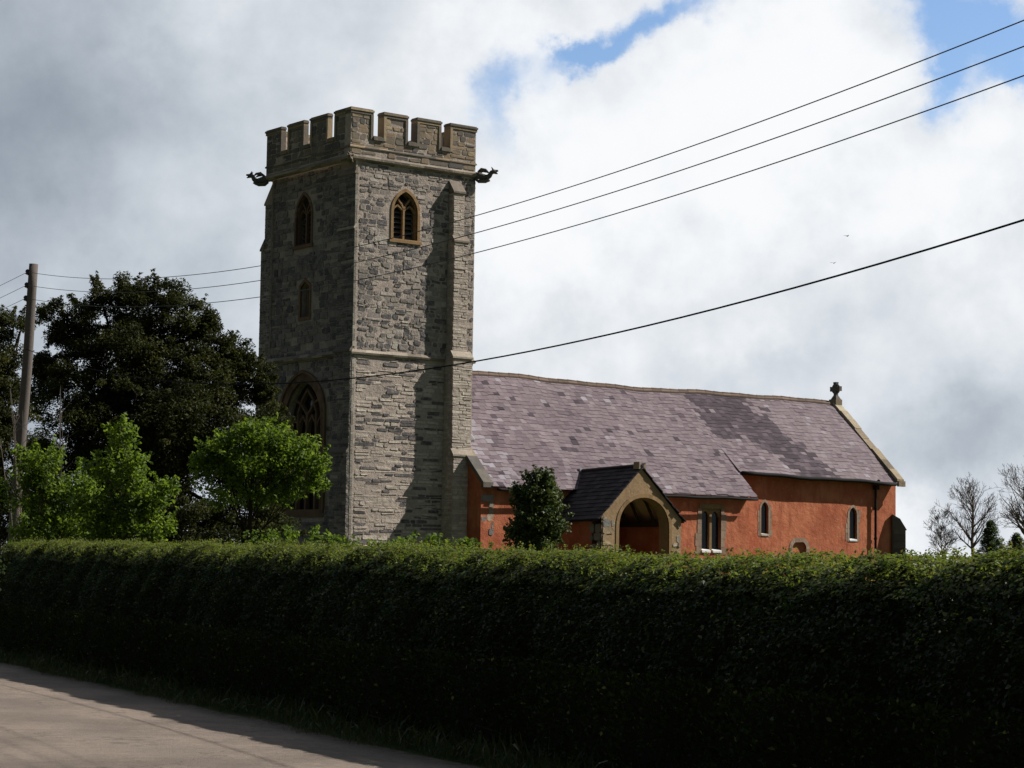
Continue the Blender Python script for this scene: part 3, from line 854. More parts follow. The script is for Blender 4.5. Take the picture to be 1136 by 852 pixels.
# two-light window of the nave
pl = south(NS); jambs = []
for u0, u1 in ((14.27, 14.42), (15.38, 15.53)):
    z = 1.9; wn = MB()
    while z < 3.5:
        h = random.uniform(.2, .34); e = random.uniform(0, .16)
        a, b = (u0 - e, u1) if u0 < 15 else (u0, u1 + e)
        wn.hexa([pl(*q) for q in ((a, z, -.015), (b, z, -.015), (b, z, .1), (a, z, .1), (a, z + h - .01, -.015), (b, z + h - .01, -.015), (b, z + h - .01, .1), (a, z + h - .01, .1))], random.uniform(.1, .5)); z += h
    jambs.append(wn)
fr = MB(); fr.hexa([pl(*q) for q in ((14.30, 3.56, -.03), (15.50, 3.56, -.03), (15.50, 3.56, .12), (14.30, 3.56, .12), (14.30, 3.74, -.03), (15.50, 3.74, -.03), (15.50, 3.74, .12), (14.30, 3.74, .12))], .2)
bar(fr, [(14.90, 2.04), (14.90, 3.56)], pl, .11, .03, .14, .3)
for c in (14.66, 15.14):                            # each light has a small arched head cut from the lintel block
    hd = pointed(c - .19, c + .19, 3.2, 3.25, 3.47, 5)[2:]
    for (a, b), (c2, d2) in zip(hd[:-1], hd[1:]):
        fr.quad([pl(a, b, .05), pl(c2, d2, .05), pl(c2, 3.57, .05), pl(a, 3.57, .05)], .25); fr.quad([pl(a, b, .05), pl(c2, d2, .05), pl(c2, d2, .14), pl(a, b, .14)], .25)
    for sg in (-1, 1): fr.quad([pl(c + sg * .19, 3.25, .05), pl(c + sg * .25, 3.25, .05), pl(c + sg * .25, 3.57, .05), pl(c + sg * .19, 3.57, .05)], .25)
wnd = fr.build('nave_window', M['ham_stone'], CH)
for wn in jambs: wn.build('jamb', M['washed_stone'], wnd)
gl = MB(); gl.quad([pl(u, z, .135) for u, z in ((14.4, 2.0), (15.4, 2.0), (15.4, 3.6), (14.4, 3.6))]); gl.build('pane', M['glass'], wnd)
sl_ = MB()
for a, b in ((14.42, 14.84), (14.96, 15.38)): sl_.hexa([pl(*q) for q in ((a, 1.97, -.05), (b, 1.97, -.05), (b, 1.97, .13), (a, 1.97, .13), (a, 2.05, -.05), (b, 2.05, -.05), (b, 2.10, .13), (a, 2.10, .13))])
sl_.build('sill', M['sill_glint'], wnd)

pl = south(CS)
for poly, x0, x1, z0, za in ((lan1, 18.32, 18.70, 2.70, 3.92), (lan2, 23.08, 23.50, 2.58, 3.84)):
    fr = MB(); frame(fr, poly, pl, .09, -.012, .05); z = z0 - .05
    while z < za - .2:                                # long and short jamb stones
        h = random.uniform(.14, .3)
        for sg, xx in ((-1, x0 - .09), (1, x1 + .09)):
            e = random.uniform(.0, .13)
            if e > .04:
                lo, hi = sorted((xx, xx + sg * e)); fr.hexa([pl(*q) for q in ((lo, z, -.008), (hi, z, -.008), (hi, z, .05), (lo, z, .05), (lo, z + h, -.008), (hi, z + h, -.008), (hi, z + h, .05), (lo, z + h, .05))], random.random())
        z += h + .02
    w_ = fr.build('lancet_window', M['washed_stone'], CH)
    gl = MB(); gl.quad([pl(u, z, .09) for u, z in ((x0 - .05, z0 - .05), (x1 + .05, z0 - .05), (x1 + .05, za + .05), (x0 - .05, za + .05))]); gl.build('pane', M['glass'], w_)
    sl_ = MB(); sl_.hexa([pl(*q) for q in ((x0 - .0, z0 - .06, -.03), (x1 + .0, z0 - .06, -.03), (x1, z0 - .06, .08), (x0, z0 - .06, .08), (x0, z0 + .0, -.03), (x1, z0 + .0, -.03), (x1, z0 + .04, .08), (x0, z0 + .04, .08))]); sl_.build('sill', M['sill_glint' if x0 > 20 else 'pale_stone'], w_)
fr = MB(); frame(fr, dr, pl, .17, -.015, .05, closed=False); w_ = fr.build('blocked_doorway', M['washed_stone'], CH)
gl = MB(); gl.quad([pl(u, z, .09) for u, z in ((19.9, .2), (20.8, .2), (20.8, 2.5), (19.9, 2.5))]); gl.build('infill', M['limewash'], w_)


# ---- roofs
def slate_roof(name, e0, e1, y0, y1, zf, mt, row=.205, wid=.27, tintf=None, sign=1, edge_jit=0., parent=None):
    """slates between y0 (eave) and y1 (ridge); zf(e, y) gives the plane with its sag"""
    b = MB(); n = max(2, int(round(math.hypot(y1 - y0, zf(e0, y1) - zf(e0, y0)) / row)))
    b.quad([(e0, y0, zf(e0, y0) - .02), (e1, y0, zf(e1, y0) - .02), (e1, .5 * (y0 + y1), zf(e1, .5 * (y0 + y1)) - .16), (e1, y1, zf(e1, y1) - .06), (e0, y1, zf(e0, y1) - .06), (e0, .5 * (y0 + y1), zf(e0, .5 * (y0 + y1)) - .16)], .3)
    for r in range(n):
        ya, yb = y0 + (y1 - y0) * r / n, y0 + (y1 - y0) * min(1, (r + 1.15) / n)
        e = e0 - (wid * .5 if r % 2 else 0)
        while e < e1:
            w = wid * random.uniform(.85, 1.15); a, c = max(e, e0), min(e + w, e1)
            if c - a > .04:
                a_, c_ = a + .004, c - .004; lift = random.uniform(.008, .03); dj = random.uniform(-.035, .035); j2 = random.uniform(-.006, .006)
                t_ = tintf(.5 * (a + c), .5 * (ya + yb)) if tintf else random.random()
                ya2 = ya + dj * .8
                P4 = [(a_, ya2, zf(a_, ya2) + lift), (c_, ya2, zf(c_, ya2) + lift + j2), (c_, yb, zf(c_, yb) + .003), (a_, yb, zf(a_, yb) + .003)]
                b.quad(P4, t_); b.quad([(a_, ya2, zf(a_, ya2) - .002), (c_, ya2, zf(c_, ya2) - .002), P4[1], P4[0]], t_ * .6)
            e += w
    return b.build(name, mt, parent or CH)


def nave_z(e, y):
    k = 1 - abs(y - RY) / 4.5
    sag = (.05 * math.exp(-((e - 8.5) / 2.2) ** 2) - .07 * math.exp(-((e - 14.5) / 2.5) ** 2)) * k + .02 * math.sin(e * 1.3) * math.sin(y * 2) - .012 * math.sin(e * 2.9 + y)
    return roof_z(y) + sag


def nave_t(e, y):
    v = random.gauss(.58, .11)
    if random.random() < .006: v = random.uniform(.8, .95)
    if e < 5.9 - .25 * y and random.random() < .6: v = random.uniform(.8, 1)
    if random.random() < .025: v = random.uniform(0, .2)
    v -= .10 * math.exp(-((e - 10.5) / 1.2) ** 2 - ((y - 1.0) / .9) ** 2)
    v -= .06 * math.exp(-((e - 6) / 1.5) ** 2)
    return min(1, max(.02, v))


def chan_t(e, y):
    v = random.gauss(.64, .10); h = (y + .745) / 3.5   # 0 at the eave, 1 at the ridge
    lim = 17.4 + 2.2 * (1 - h) * 0 + 3.1
    mid = 18.9 + (1 - h) * 2.3
    wdt = 1.5 - .45 * (1 - h)
    d = abs(e - mid) + random.gauss(0, .28)
    if e > 17.15 and (d < wdt or (h > .45 and e < 18.6 and random.random() < .85)): v = random.gauss(.10, .13)
    elif e > 17.1 and e < 18.6 and random.random() < .45: v -= .25
    return min(1, max(.02, v))


slate_roof('nave_roof', 4.72, 16.95, -1.68, RY, nave_z, M['slate'], tintf=nave_t)
slate_roof('chancel_roof', 16.93, 25.50, -.745, RY, lambda e, y: nave_z(e, y) + (.07 * (21 - e) / 4.5 * max(0, 1 - (y + .745) / 1.5) if e > 16.9 else 0), M['slate'], tintf=chan_t)
slate_roof('nave_roof', 4.72, 16.95, 7.18, RY, nave_z, M['slate'], .4, .6)
slate_roof('chancel_roof', 16.93, 25.50, 6.25, RY, nave_z, M['slate'], .4, .6)
rg = MB(); e = 5.0
while e < 25.2:
    w = .46
    for sg in (-1, 1):
        A = [(e + .006, RY, nave_z(e, RY) + .10), (e + w - .006, RY, nave_z(e + w, RY) + .10), (e + w - .006, RY + sg * .09, nave_z(e + w, RY) - .005), (e + .006, RY + sg * .09, nave_z(e, RY) - .005)]
        rg.quad(A, random.random()); rg.quad([Vector(A[3]), Vector(A[2]), Vector(A[2]) - Vector((0, 0, .05)), Vector(A[3]) - Vector((0, 0, .05))], .2)
    rg.tube([(e, RY, nave_z(e, RY) + .085), (e + w - .01, RY, nave_z(e + w, RY) + .075)], .035, 7, random.random())
    e += w
rg.build('ridge', M['ridge'], CH)
# lead flashing against the tower and along the west verge
fl = MB()
for k in range(9):
    y = .02 + k * .30; 
    fl.hexa([(TE - .0, y, roof_z(y) + .03), (TE + .16 + random.uniform(0, .12), y, roof_z(y) + .045), (TE + .16, y + .29, roof_z(y + .29) + .045), (TE, y + .29, roof_z(y + .29) + .03), (TE, y, roof_z(y) + .20), (TE + .02, y, roof_z(y) + .20), (TE + .02, y + .29, roof_z(y + .29) + .20), (TE, y + .29, roof_z(y + .29) + .20)], random.random())
fl.build('flashing', M['lead'], CH)

# raking copings: the nave's west verge and the chancel's east gable
c1 = MB(); y = -1.66
while y < -.12:
    y2 = min(-.10, y + random.uniform(.4, .5))
    c1.hexa([(4.36, y, roof_z(y) - .06), (4.78, y, roof_z(y) - .06), (4.78, y2 - .01, roof_z(y2) - .06), (4.36, y2 - .01, roof_z(y2) - .06), (4.36, y, roof_z(y) + .11), (4.78, y, roof_z(y) + .11), (4.78, y2 - .01, roof_z(y2) + .11), (4.36, y2 - .01, roof_z(y2) + .11)], random.random()); y = y2
c1.build('west_coping', M['parapet_stone'], CH)
c2 = MB()
for sg in (1, -1):
    d = 3.55
    while d > .1:
        d2 = max(.06, d - random.uniform(.36, .5)); ya, yb = RY - sg * d, RY - sg * d2; j = random.uniform(-.025, .03)
        A = [(25.42 + j, ya, roof_z(ya) - .02), (25.80 + j, ya, roof_z(ya) - .02), (25.80 + j, yb, roof_z(yb) - .02), (25.42 + j, yb, roof_z(yb) - .02), (25.42 + j, ya, roof_z(ya) + .12 + j), (25.80 + j, ya, roof_z(ya) + .12 + j * .3), (25.80 + j, yb, roof_z(yb) + .12 + j), (25.42 + j, yb, roof_z(yb) + .12 + j)]
        c2.hexa(A, random.random()); d = d2 - .012
    ya = RY - sg * 3.55; yo = ya - sg * .10
    lo, hi = sorted((ya, yo)); c2.box(25.42, 25.80, lo, hi, roof_z(ya) - .16, roof_z(ya) + .06, .4)       # kneeler
c2.box(25.44, 25.80, RY - .2, RY + .2, 8.12, 8.36, .3)
c2.build('gable_coping', M['yellow_coping'], CH)
cr = MB()
cr.hexa([(25.48, RY - .17, 8.34), (25.80, RY - .17, 8.34), (25.80, RY + .17, 8.34), (25.48, RY + .17, 8.34), (25.57, RY - .08, 8.52), (25.71, RY - .08, 8.52), (25.71, RY + .08, 8.52), (25.57, RY + .08, 8.52)])
cr.prism([(25.57, RY - .07, 8.5), (25.57, RY + .07, 8.5), (25.57, RY + .055, 8.72), (25.57, RY + .27, 8.70), (25.57, RY + .27, 8.90), (25.57, RY + .06, 8.87), (25.57, RY + .09, 9.08), (25.57, RY - .09, 9.08), (25.57, RY - .06, 8.87), (25.57, RY - .27, 8.90), (25.57, RY - .27, 8.70), (25.57, RY - .055, 8.72)], (.14, 0, 0))
th = [(25.585 , RY + .19 * math.cos(a), 8.80 + .19 * math.sin(a)) for a in [2 * math.pi * k / 16 for k in range(17)]]
cr.tube([(p[0] + .055, p[1], p[2]) for p in th], .045, 6)
cr.build('gable_cross', M['dark_stone'], CH)

# diagonal buttress at the chancel's corner
db = MB(); dd = Vector((1, -1, 0)).normalized(); ss = Vector((1, 1, 0)).normalized(); B0 = Vector((CX1 - .1, CS + .1, 0))
def dq(f, s, z): return B0 + dd * f + ss * s + Vector((0, 0, z))
db.hexa([dq(.0, -.3, .2), dq(.52, -.3, .2), dq(.52, .3, .2), dq(.0, .3, .2), dq(.0, -.3, 3.0), dq(.52, -.3, 3.0), dq(.52, .3, 3.0), dq(.0, .3, 3.0)], .3)
db.hexa([dq(.0, -.33, 3.0), dq(.57, -.33, 3.0), dq(.57, .33, 3.0), dq(.0, .33, 3.0), dq(.0, -.33, 3.62), dq(.30, -.33, 3.45), dq(.30, .33, 3.45), dq(.0, .33, 3.62)], .5)
for z in np.arange(.4, 2.9, .27):
    for s2 in (-.3,):
        db.hexa([dq(.05, s2 - .012, z), dq(.50, s2 - .015, z), dq(.50, s2 + .02, z), dq(.05, s2 + .02, z), dq(.05, s2 - .012, z + .24), dq(.50, s2 - .015, z + .24), dq(.50, s2 + .02, z + .24), dq(.05, s2 + .02, z + .24)], random.random())
db.build('diagonal_buttress', M['dark_stone'], CH)

# gutters and downpipe
def gutter(e0, e1, y, zf, r, name='gutter'):
    b = MB(); n = 14
    b.tube([(e0 + (e1 - e0) * k / n, y, zf(e0 + (e1 - e0) * k / n, y) - .045) for k in range(n + 1)], r, 8)
    return b.build(name, M['black_iron'], CH, smooth=True)


gutter(17.0, 25.35, -.80, lambda e, y: nave_z(e, y + .055) + .07 * (21 - e) / 4.5, .075)
gutter(11.3, 16.9, -1.74, nave_z, .05); gutter(4.9, 7.0, -1.74, nave_z, .05)
dp = MB(); dp.tube([(24.45, -.74, 4.95), (24.45, -.66, 4.72), (24.45, -.56, 4.55), (24.45, -.555, .4)], .05, 8); dp.box(24.36, 24.54, -.68, -.50, 4.56, 4.74)
for z in (1.5, 2.6, 3.8): dp.tube([(24.45, -.555, z), (24.45, -.555, z + .07)], .068, 8)
dp.build('downpipe', M['black_iron'], CH)

# ---- south porch
PXW, PXE, PF = 7.38, 10.92, -4.2; PCX = 9.10; PZR = 4.78; PSL = (PZR - 2.98) / (11.02 - PCX)
def pz(e): return PZR - abs(e - PCX) * PSL
arch = [(8.13, .3), (10.36, .3)]
a_ = 1.115; cxx = 9.245
for k in range(0, 21):
    t_ = math.pi * k / 20; z_ = 2.74 + 1.02 * math.sin(t_) ** .92; arch.append((cxx + a_ * math.cos(t_), z_))
pw = MB(); ps = south(PF)
panel(pw, [(PXW, .2), (PXE, .2), (PXE, pz(PXE) - .0), (PCX, PZR + .02), (PXW, pz(PXW) - .0)], [arch], ps, .5, .5)
panel(pw, [(PXW, .2), (PXE, .2), (PXE, pz(PXE) - .06), (PCX, PZR - .06), (PXW, pz(PXW) - .06)], [arch], south(PF + .5), .01, .5)
pw.cur = 1
inarch = grow(arch, .14)
sk2 = lambda u, z: inarch(u, z) or z > pz(u) - .1 or (z > 2.8 + .35 * math.sin(u * 5) and abs(u - PCX) < 1.45)
stones(pw, ps, PXW + .02, PXE - .02, .3, 3.6, (.14, .30), (.2, .5), (.003, .03), sk2, .95, jit=.035, tints=random.random)
wst = west(PXW); stones(pw, wst, PF + .02, PF + .62, .3, 2.85, (.14, .3), (.2, .5), (.003, .02), fill=.95, tints=lambda: random.uniform(0, .3))
pw.cur = 2
for (a, s) in ((PXW, 1), (PXE, -1)):
    x0, x1 = (a, a + .45) if s > 0 else (a - .45, a)
    pw.hexa([(x0, PF + .5, .2), (x1, PF + .5, .2), (x1, NS, .2), (x0, NS, .2), (x0, PF + .5, 2.92), (x1, PF + .5, 2.92), (x1, NS, 2.92), (x0, NS, 2.92)])
pw.build('porch_wall', [M['porch_render'], M['porch_stone'], M['limewash']], CH)
ar = MB(); frame(ar, arch, ps, .13, -.02, .05, closed=False); ar.build('porch_arch', M['ham_stone'], CH)
pr_ = MB()
for sg in (-1, 1):
    x = PXE - .45 if sg > 0 else PXW + .45
    lo, hi = sorted((x, x - sg * .12)); pr_.box(lo, hi, PF + .52, NS - .01, 2.80, 2.98)
    pr_.cur = 0
    for y in (-3.4, -2.6, -1.9):
        pr_.tube([(x - sg * .05, y, 2.95), (x - sg * .45, y, 3.62), (PCX + sg * .3, y, 4.22)], [.06, .055, .05], 6)
pr_.build('porch_timbers', M['beam'], CH)
pc = MB()
for sg in (-1, 1):
    pc.quad([(PCX, PF + .5, PZR - .16), (PCX, NS, PZR - .16), (PCX + sg * 1.75, NS, pz(PCX + 1.75) - .16), (PCX + sg * 1.75, PF + .5, pz(PCX + 1.75) - .16)])
pc.build('porch_ceiling', M['ceiling'], CH)


def porch_roof(sg):
    """slates of one slope of the porch, from the gable back to where it meets the nave roof"""
    b = MB(); n = 13; eo = 11.04 if sg > 0 else 7.16
    for r in range(-0, n):
        xa, xb = eo + (PCX - eo) * r / n, eo + (PCX - eo) * min(1, (r + 1.2) / n)
        zz = pz(.5 * (xa + xb)); back = RY - (8.2 - zz) / EAVE_SLOPE + .25 if zz > 4.12 else NS
        y = PF - .09 + random.uniform(-.04, .03)
        while y < back:
            w = .28 * random.uniform(.85, 1.15); y2 = min(y + w, back)
            sagz = lambda yy: -.11 * max(0, min(1, (yy - PF) / 3.2)) ** 1.0
            l = random.uniform(.02, .04)
            A = [(xa, y, pz(xa) + l + .03 + sagz(y)), (xa, y2 - .006, pz(xa) + l + .03 + sagz(y2)), (xb, y2 - .006, pz(xb) + .03 + sagz(y2)), (xb, y, pz(xb) + .03 + sagz(y))]
            t_ = random.random(); b.quad(A, t_); dn = Vector((0, 0, -.035))
            b.quad([Vector(A[0]) + dn, Vector(A[1]) + dn, A[1], A[0]], t_ * .5)
            if y < PF + .1: b.quad([Vector(A[0]) + dn, A[0], A[3], Vector(A[3]) + dn], t_ * .7)
            y = y2
    e2 = PCX + (eo - PCX)
    b.quad([(PCX, PF - .05, PZR - .03), (PCX, -.3, PZR - .14), (eo, -1.6, pz(eo) - .12), (eo, PF - .05, pz(eo) - .02)], .3)
    return b.build('porch_roof', M['porch_slate'], CH)


porch_roof(-1); porch_roof(1)
pk = MB()
pk.tube([(PCX, PF - .08, PZR + .07), (PCX, -2.4, PZR + .01), (PCX, -.75, PZR - .05)], .055, 7)
pk.build('porch_ridge', M['porch_slate'], CH)
ap = MB()
ap.prism([(PCX - .16, PF - .06, PZR - .06), (PCX + .16, PF - .06, PZR - .06), (PCX + .15, PF - .06, PZR + .15), (PCX + .05, PF - .06, PZR + .06), (PCX - .04, PF - .06, PZR + .12), (PCX - .14, PF - .06, PZR + .18)], (0, .3, 0), .5)
ap.build('gable_apex_stone', M['yellow_coping'], CH)
fl = MB(); fl.box(PCX - .10, PCX + .10, -1.06, -.86, PZR - .10, PZR + .03); fl.build('porch_flashing', M['lead'], CH)

# ------------------------------------------------------------------ the hedge
def hedge_top(s):
    """height of the clipped top at distance s along it"""
    s = np.asarray(s, float)
    h = np.interp(s, [-38, -29.4, -23.7, -19.7, -15.1, -12.5, -11.5, -10.3, -6], [1.80, 1.77, 1.73, 1.72, 1.67, 1.64, 1.68, 1.70, 1.72])
    return h - .03 + .022 * np.sin(s * 1.9 + 1) + .018 * np.sin(s * 4.3) + .012 * np.sin(s * 9.1 + 2)


S0, S1, PCN, HALF = -36.0, -3.5, -8.42, .80


def hedge_pt(s, a, inset=0.):
    """a from 0 (front foot) over the domed top (.5) to 1 (back foot)"""
    s = np.asarray(s, float); a = np.asarray(a, float); h = hedge_top(s) - inset
    w = HALF * 1.06 - inset + .05 * np.sin(s * 1.3) + .02 * np.sin(s * 3.7 + a * 3) + .10 * np.exp(-((s + 11.6) / .8) ** 2)
    th = np.pi * a; c, sn = np.cos(th), np.sin(th)
    k = .80
    p = np.sign(c) * np.abs(c) ** k * w * (1.06 - .10 * sn); z = np.abs(sn) ** .70 * h
    lump = .02 * np.sin(s * 2.6 + a * 4) + .018 * np.sin(s * 6.1 - a * 7)
    p = p + lump * np.sign(c) * np.abs(c); endk = 1.
    x = HU[0] * s + HN[0] * (PCN + p); y = HU[1] * s + HN[1] * (PCN + p)
    return np.stack([x, y, z], -1)


hedge = empty('hedge', (*hp(-20, PCN), 0), 'long clipped green hedge along the verge between road and churchyard', 'hedge')
hb = MB(); sv = np.arange(S0 + .1, S1, .25); av = np.linspace(0, 1, 25)
for s_ in sv:
    for q in hedge_pt(np.full(25, s_), av, .13): hb.v.append(tuple(q - np.array([*hp(-20, PCN), 0])))
for i in range(len(sv) - 1):
    for j in range(24): hb.f.append((i * 25 + j, i * 25 + j + 1, (i + 1) * 25 + j + 1, (i + 1) * 25 + j)); hb.t.append(.5); hb.m.append(0)
hb.f += [tuple(range(24, -1, -1)), tuple((len(sv) - 1) * 25 + j for j in range(25))]; hb.t += [.5] * 2; hb.m += [0] * 2
hb.build('stems', M['hedge_core'], hedge, smooth=True)
HO = np.array([*hp(-20, PCN), 0])


def hedge_leaves(n, a_lo, a_hi, size, jit, topness, name='foliage'):
    s_ = S0 + (S1 - S0) * RNG.random(n); a = RNG.uniform(a_lo, a_hi, n)
    P = hedge_pt(s_, a); Q = hedge_pt(s_, np.clip(a + .01, 0, 1)); T_ = Q - P
    T_ /= np.linalg.norm(T_, axis=1, keepdims=True) + 1e-9
    U3 = np.array([HU[0], HU[1], 0]); nr = np.cross(T_, U3); nr *= np.sign((nr * (P - np.array([*HO[:2], .8])))[:, 2:3] + 1e-6)
    lumps = vnoise(P, 6.5, 3) * .045 + vnoise(P, 17, 5) * .02
    dep = -np.abs(RNG.normal(0, jit, n)) + lumps
    P = P + nr * dep[:, None]
    P[:, :2] += RNG.normal(0, .015, (n, 2))
    t_ = np.clip(.22 + .08 * vnoise(P, 4, 8) + RNG.normal(0, .07 + .07 * topness, n) + topness * (.56 + .05 * np.clip((-s_ - 14) / 12, 0, 1)), 0, 1)  # top tint brighter, front darker: sunlit band painted over new-growth colour
    hot = RNG.random(n) < .02; t_[hot] = 1.
    return P - HO, t_, nr


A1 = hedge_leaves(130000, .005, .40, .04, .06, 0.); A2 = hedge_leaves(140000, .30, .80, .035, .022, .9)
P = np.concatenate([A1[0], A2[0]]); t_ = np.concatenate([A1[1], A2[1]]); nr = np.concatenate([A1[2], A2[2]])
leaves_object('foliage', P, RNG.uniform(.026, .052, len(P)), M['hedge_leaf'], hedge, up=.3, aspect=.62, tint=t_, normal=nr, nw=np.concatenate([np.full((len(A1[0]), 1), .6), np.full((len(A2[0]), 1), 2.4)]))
# young shoots standing out of the top
NSH = 5200
s_ = S0 + (S1 - S0) * RNG.random(NSH); a = RNG.uniform(.33, .72, NSH); P0 = hedge_pt(s_, a); ln = np.minimum(RNG.gamma(2.0, .018, NSH) + .012, .085)
lean = RNG.normal(0, .22, (NSH, 2)); Ls = []; Ts = []
for k in range(7):
    f = (k + 1) / 7.0
    q = P0 + np.stack([lean[:, 0] * ln * f, lean[:, 1] * ln * f, ln * f], 1) + RNG.normal(0, .010, (NSH, 3)); Ls.append(q); Ts.append(.55 + .45 * RNG.random(NSH) * (.6 + .4 * f))
leaves_object('shoots', np.concatenate(Ls) - HO, RNG.uniform(.018, .034, NSH * 7), M['hedge_leaf'], hedge, up=.2, aspect=.55, tint=np.concatenate(Ts))


# ------------------------------------------------------------------ trees and shrubs
def clump_leaves(clumps, per, size, flat=.7):
    """leaf positions spread through many small clumps; clumps: list of (centre, radius, tint shift)"""
    C = []; T_ = []; A = []
    for c, r, ts in clumps:
        n = max(6, int(per * (r ** 1.6)))
        d = RNG.normal(size=(n, 3)); d /= np.linalg.norm(d, axis=1, keepdims=True); rr = r * RNG.random(n) ** .5
        q = d * rr[:, None]; q[:, 2] *= flat
        C.append(np.array(c) + q); A.append(d); T_.append(np.clip(.45 + ts + RNG.normal(0, .2, n), 0, 1))
    return np.concatenate(C), np.concatenate(T_), np.concatenate(A)


def lobe_clumps(lobes, tint_var=.2):
    """lobes: (centre, (rx, ry, rz), number of clumps, clump radius range); clumps sit mostly near the lobe's skin"""
    o = []
    for c, rad, n, cr_ in lobes:
        for _ in range(n):
            d = RNG.normal(size=3); d /= np.linalg.norm(d); k = RNG.random() ** .33
            o.append((np.array(c) + d * np.array(rad) * k, RNG.uniform(*cr_), RNG.normal(0, tint_var)))
    return o


def limbs(b, base, targets, r0, n=6, wob=.15):
    """limbs from the trunk to the clumps they carry"""
    for tg, r in targets:
        B = Vector(base); E_ = Vector(tg); pts = []
        for k in range(6):
            f = k / 5; p = B.lerp(E_, f); p.z += .25 * math.sin(f * math.pi) * (E_ - B).length * .3
            if 0 < k < 5: p += Vector((random.uniform(-wob, wob), random.uniform(-wob, wob), random.uniform(-wob, wob)))
            pts.append(p)
        b.tube(pts, [r * (1 - .8 * k / 5) for k in range(6)], n)


def tree(name, label, cat, base, lobes, trunk_top, r_trunk, leaf, bark, per, size, aspect, nl=16, group=None, up=.3, flat=.7, axis_w=.8, puff=1., sprigs=0, reach=1.35):
    root = empty(name, base, label, cat, group); B = Vector(base)
    cl = [(c, r * puff, q) for c, r, q in lobe_clumps(lobes)]
    for c, rad, n_, cr_ in lobes:                       # loose sprigs that break the outline
        for _ in range(sprigs):
            d_ = RNG.normal(size=3); d_ /= np.linalg.norm(d_); k_ = RNG.uniform(.9, reach); l0 = np.array(c) + d_ * np.array(rad) * k_
            for j in range(3): cl.append((l0 + d_ * j * cr_[0] * .45 + np.array([0, 0, .02 * j]), cr_[0] * RNG.uniform(.35, .6) * (1 - .2 * j), RNG.normal(.1, .1)))
    C, T_, A = clump_leaves(cl, per, size, flat)
    leaves_object('crown', C - np.array(base), RNG.uniform(size * .65, size * 1.35, len(C)), M[leaf], root, up=up, aspect=aspect, tint=T_, axis=A, axis_w=axis_w)
    b = MB(); tt = Vector(trunk_top) - B; pts = []
    for k in range(7):
        f = k / 6; pts.append(tt * f + Vector((random.uniform(-.06, .06), random.uniform(-.06, .06), 0)) * (1 if k else 0))
    b.tube(pts, [r_trunk * (1.35 if k == 0 else 1 - .55 * k / 6) for k in range(7)], 9)
    idx = RNG.choice(len(cl), min(nl, len(cl)), replace=False)
    limbs(b, pts[3], [(Vector(cl[i][0]) - B, r_trunk * .22) for i in idx[::2]], 0); limbs(b, pts[5], [(Vector(cl[i][0]) - B, r_trunk * .20) for i in idx[1::2]], 0)
    b.build('trunk', M[bark], root, smooth=True)
    return root


def lb(px, py, d, rx, rz, n, cr_, ry=None): return (tuple(at(px, py, d)), (rx, ry or rx, rz), n, cr_)


YB = .45
# the big yew by the tower, and its neighbour at the left
yew_lobes = [lb(140, 318, 58, .4, .3, 9, (.2, .3)), lb(255, 385, 58, .5, .4, 12, (.2, .32)), lb(285, 412, 58, .4, .4, 10, (.2, .32)), lb(70, 365, 58, .6, .5, 12, (.25, .4)), lb(185, 480, 57, 2.0, .9, 36, (.3, .5), 1.6), lb(232, 362, 58, .3, .22, 8, (.14, .24)), lb(268, 398, 58, .3, .25, 8, (.15, .24)), lb(300, 425, 58.3, .3, .3, 8, (.15, .26)), lb(160, 395, 57.5, 1.6, 1.1, 40, (.28, .45), 1.5), lb(200, 430, 57.5, 1.6, .9, 34, (.28, .45), 1.5), lb(110, 430, 57, 1.3, .9, 26, (.28, .45), 1.5), lb(150, 490, 56.5, 2.0, 1.0, 44, (.3, .5), 1.6), lb(150, 358, 58, .95, .85, 26, (.3, .5)), lb(105, 355, 58, .75, .7, 14, (.25, .45)), lb(180, 335, 57.5, .65, .7, 12, (.25, .4)), lb(200, 375, 58, .95, .65, 18, (.28, .45)),
             lb(80, 385, 58, .75, .7, 12, (.25, .42)), lb(130, 405, 57, 1.5, 1.1, 34, (.3, .5), 1.6), lb(225, 415, 58, 1.0, .7, 20, (.28, .45)), lb(175, 450, 57, 2.2, 1.0, 44, (.3, .55), 1.8),
             lb(265, 440, 58.5, .9, .75, 20, (.26, .42)), lb(95, 460, 57, 1.6, 1.1, 34, (.3, .5), 1.6), lb(60, 430, 58, .7, .8, 13, (.25, .42)), lb(290, 470, 58.5, .7, .9, 18, (.26, .42)), lb(240, 500, 57.5, 1.7, 1.3, 40, (.3, .55), 1.6),
             lb(120, 530, 57, 2.3, 1.4, 60, (.3, .6), 1.8), lb(190, 560, 57, 2.6, 1.1, 50, (.35, .6), 1.8), lb(285, 545, 58, 1.0, 1.3, 26, (.3, .5)), lb(60, 560, 57, 1.6, 1.5, 34, (.35, .6), 1.6), lb(150, 592, 56.5, 2.4, .5, 34, (.3, .5), 1.5), lb(230, 588, 56.5, 1.8, .6, 30, (.3, .5), 1.5), lb(300, 590, 57.5, .8, .6, 16, (.3, .45)), lb(108, 312, 58, .12, .12, 2, (.12, .2)), lb(112, 328, 58, .3, .25, 7, (.16, .26)), lb(150, 328, 58, .6, .36, 14, (.2, .32)), lb(183, 330, 58, .45, .34, 11, (.2, .32)), lb(215, 352, 58, .5, .5, 13, (.2, .34)), lb(234, 352, 58, .16, .16, 4, (.1, .17)), lb(240, 385, 58, .5, .5, 13, (.2, .34)), lb(262, 405, 58, .4, .45, 11, (.2, .32)), lb(292, 432, 58.3, .35, .35, 9, (.18, .3)), lb(60, 350, 58, .4, .4, 9, (.2, .32)), lb(48, 400, 58, .4, .5, 10, (.2, .32))]
b_ = at(165, 600, 57.5)
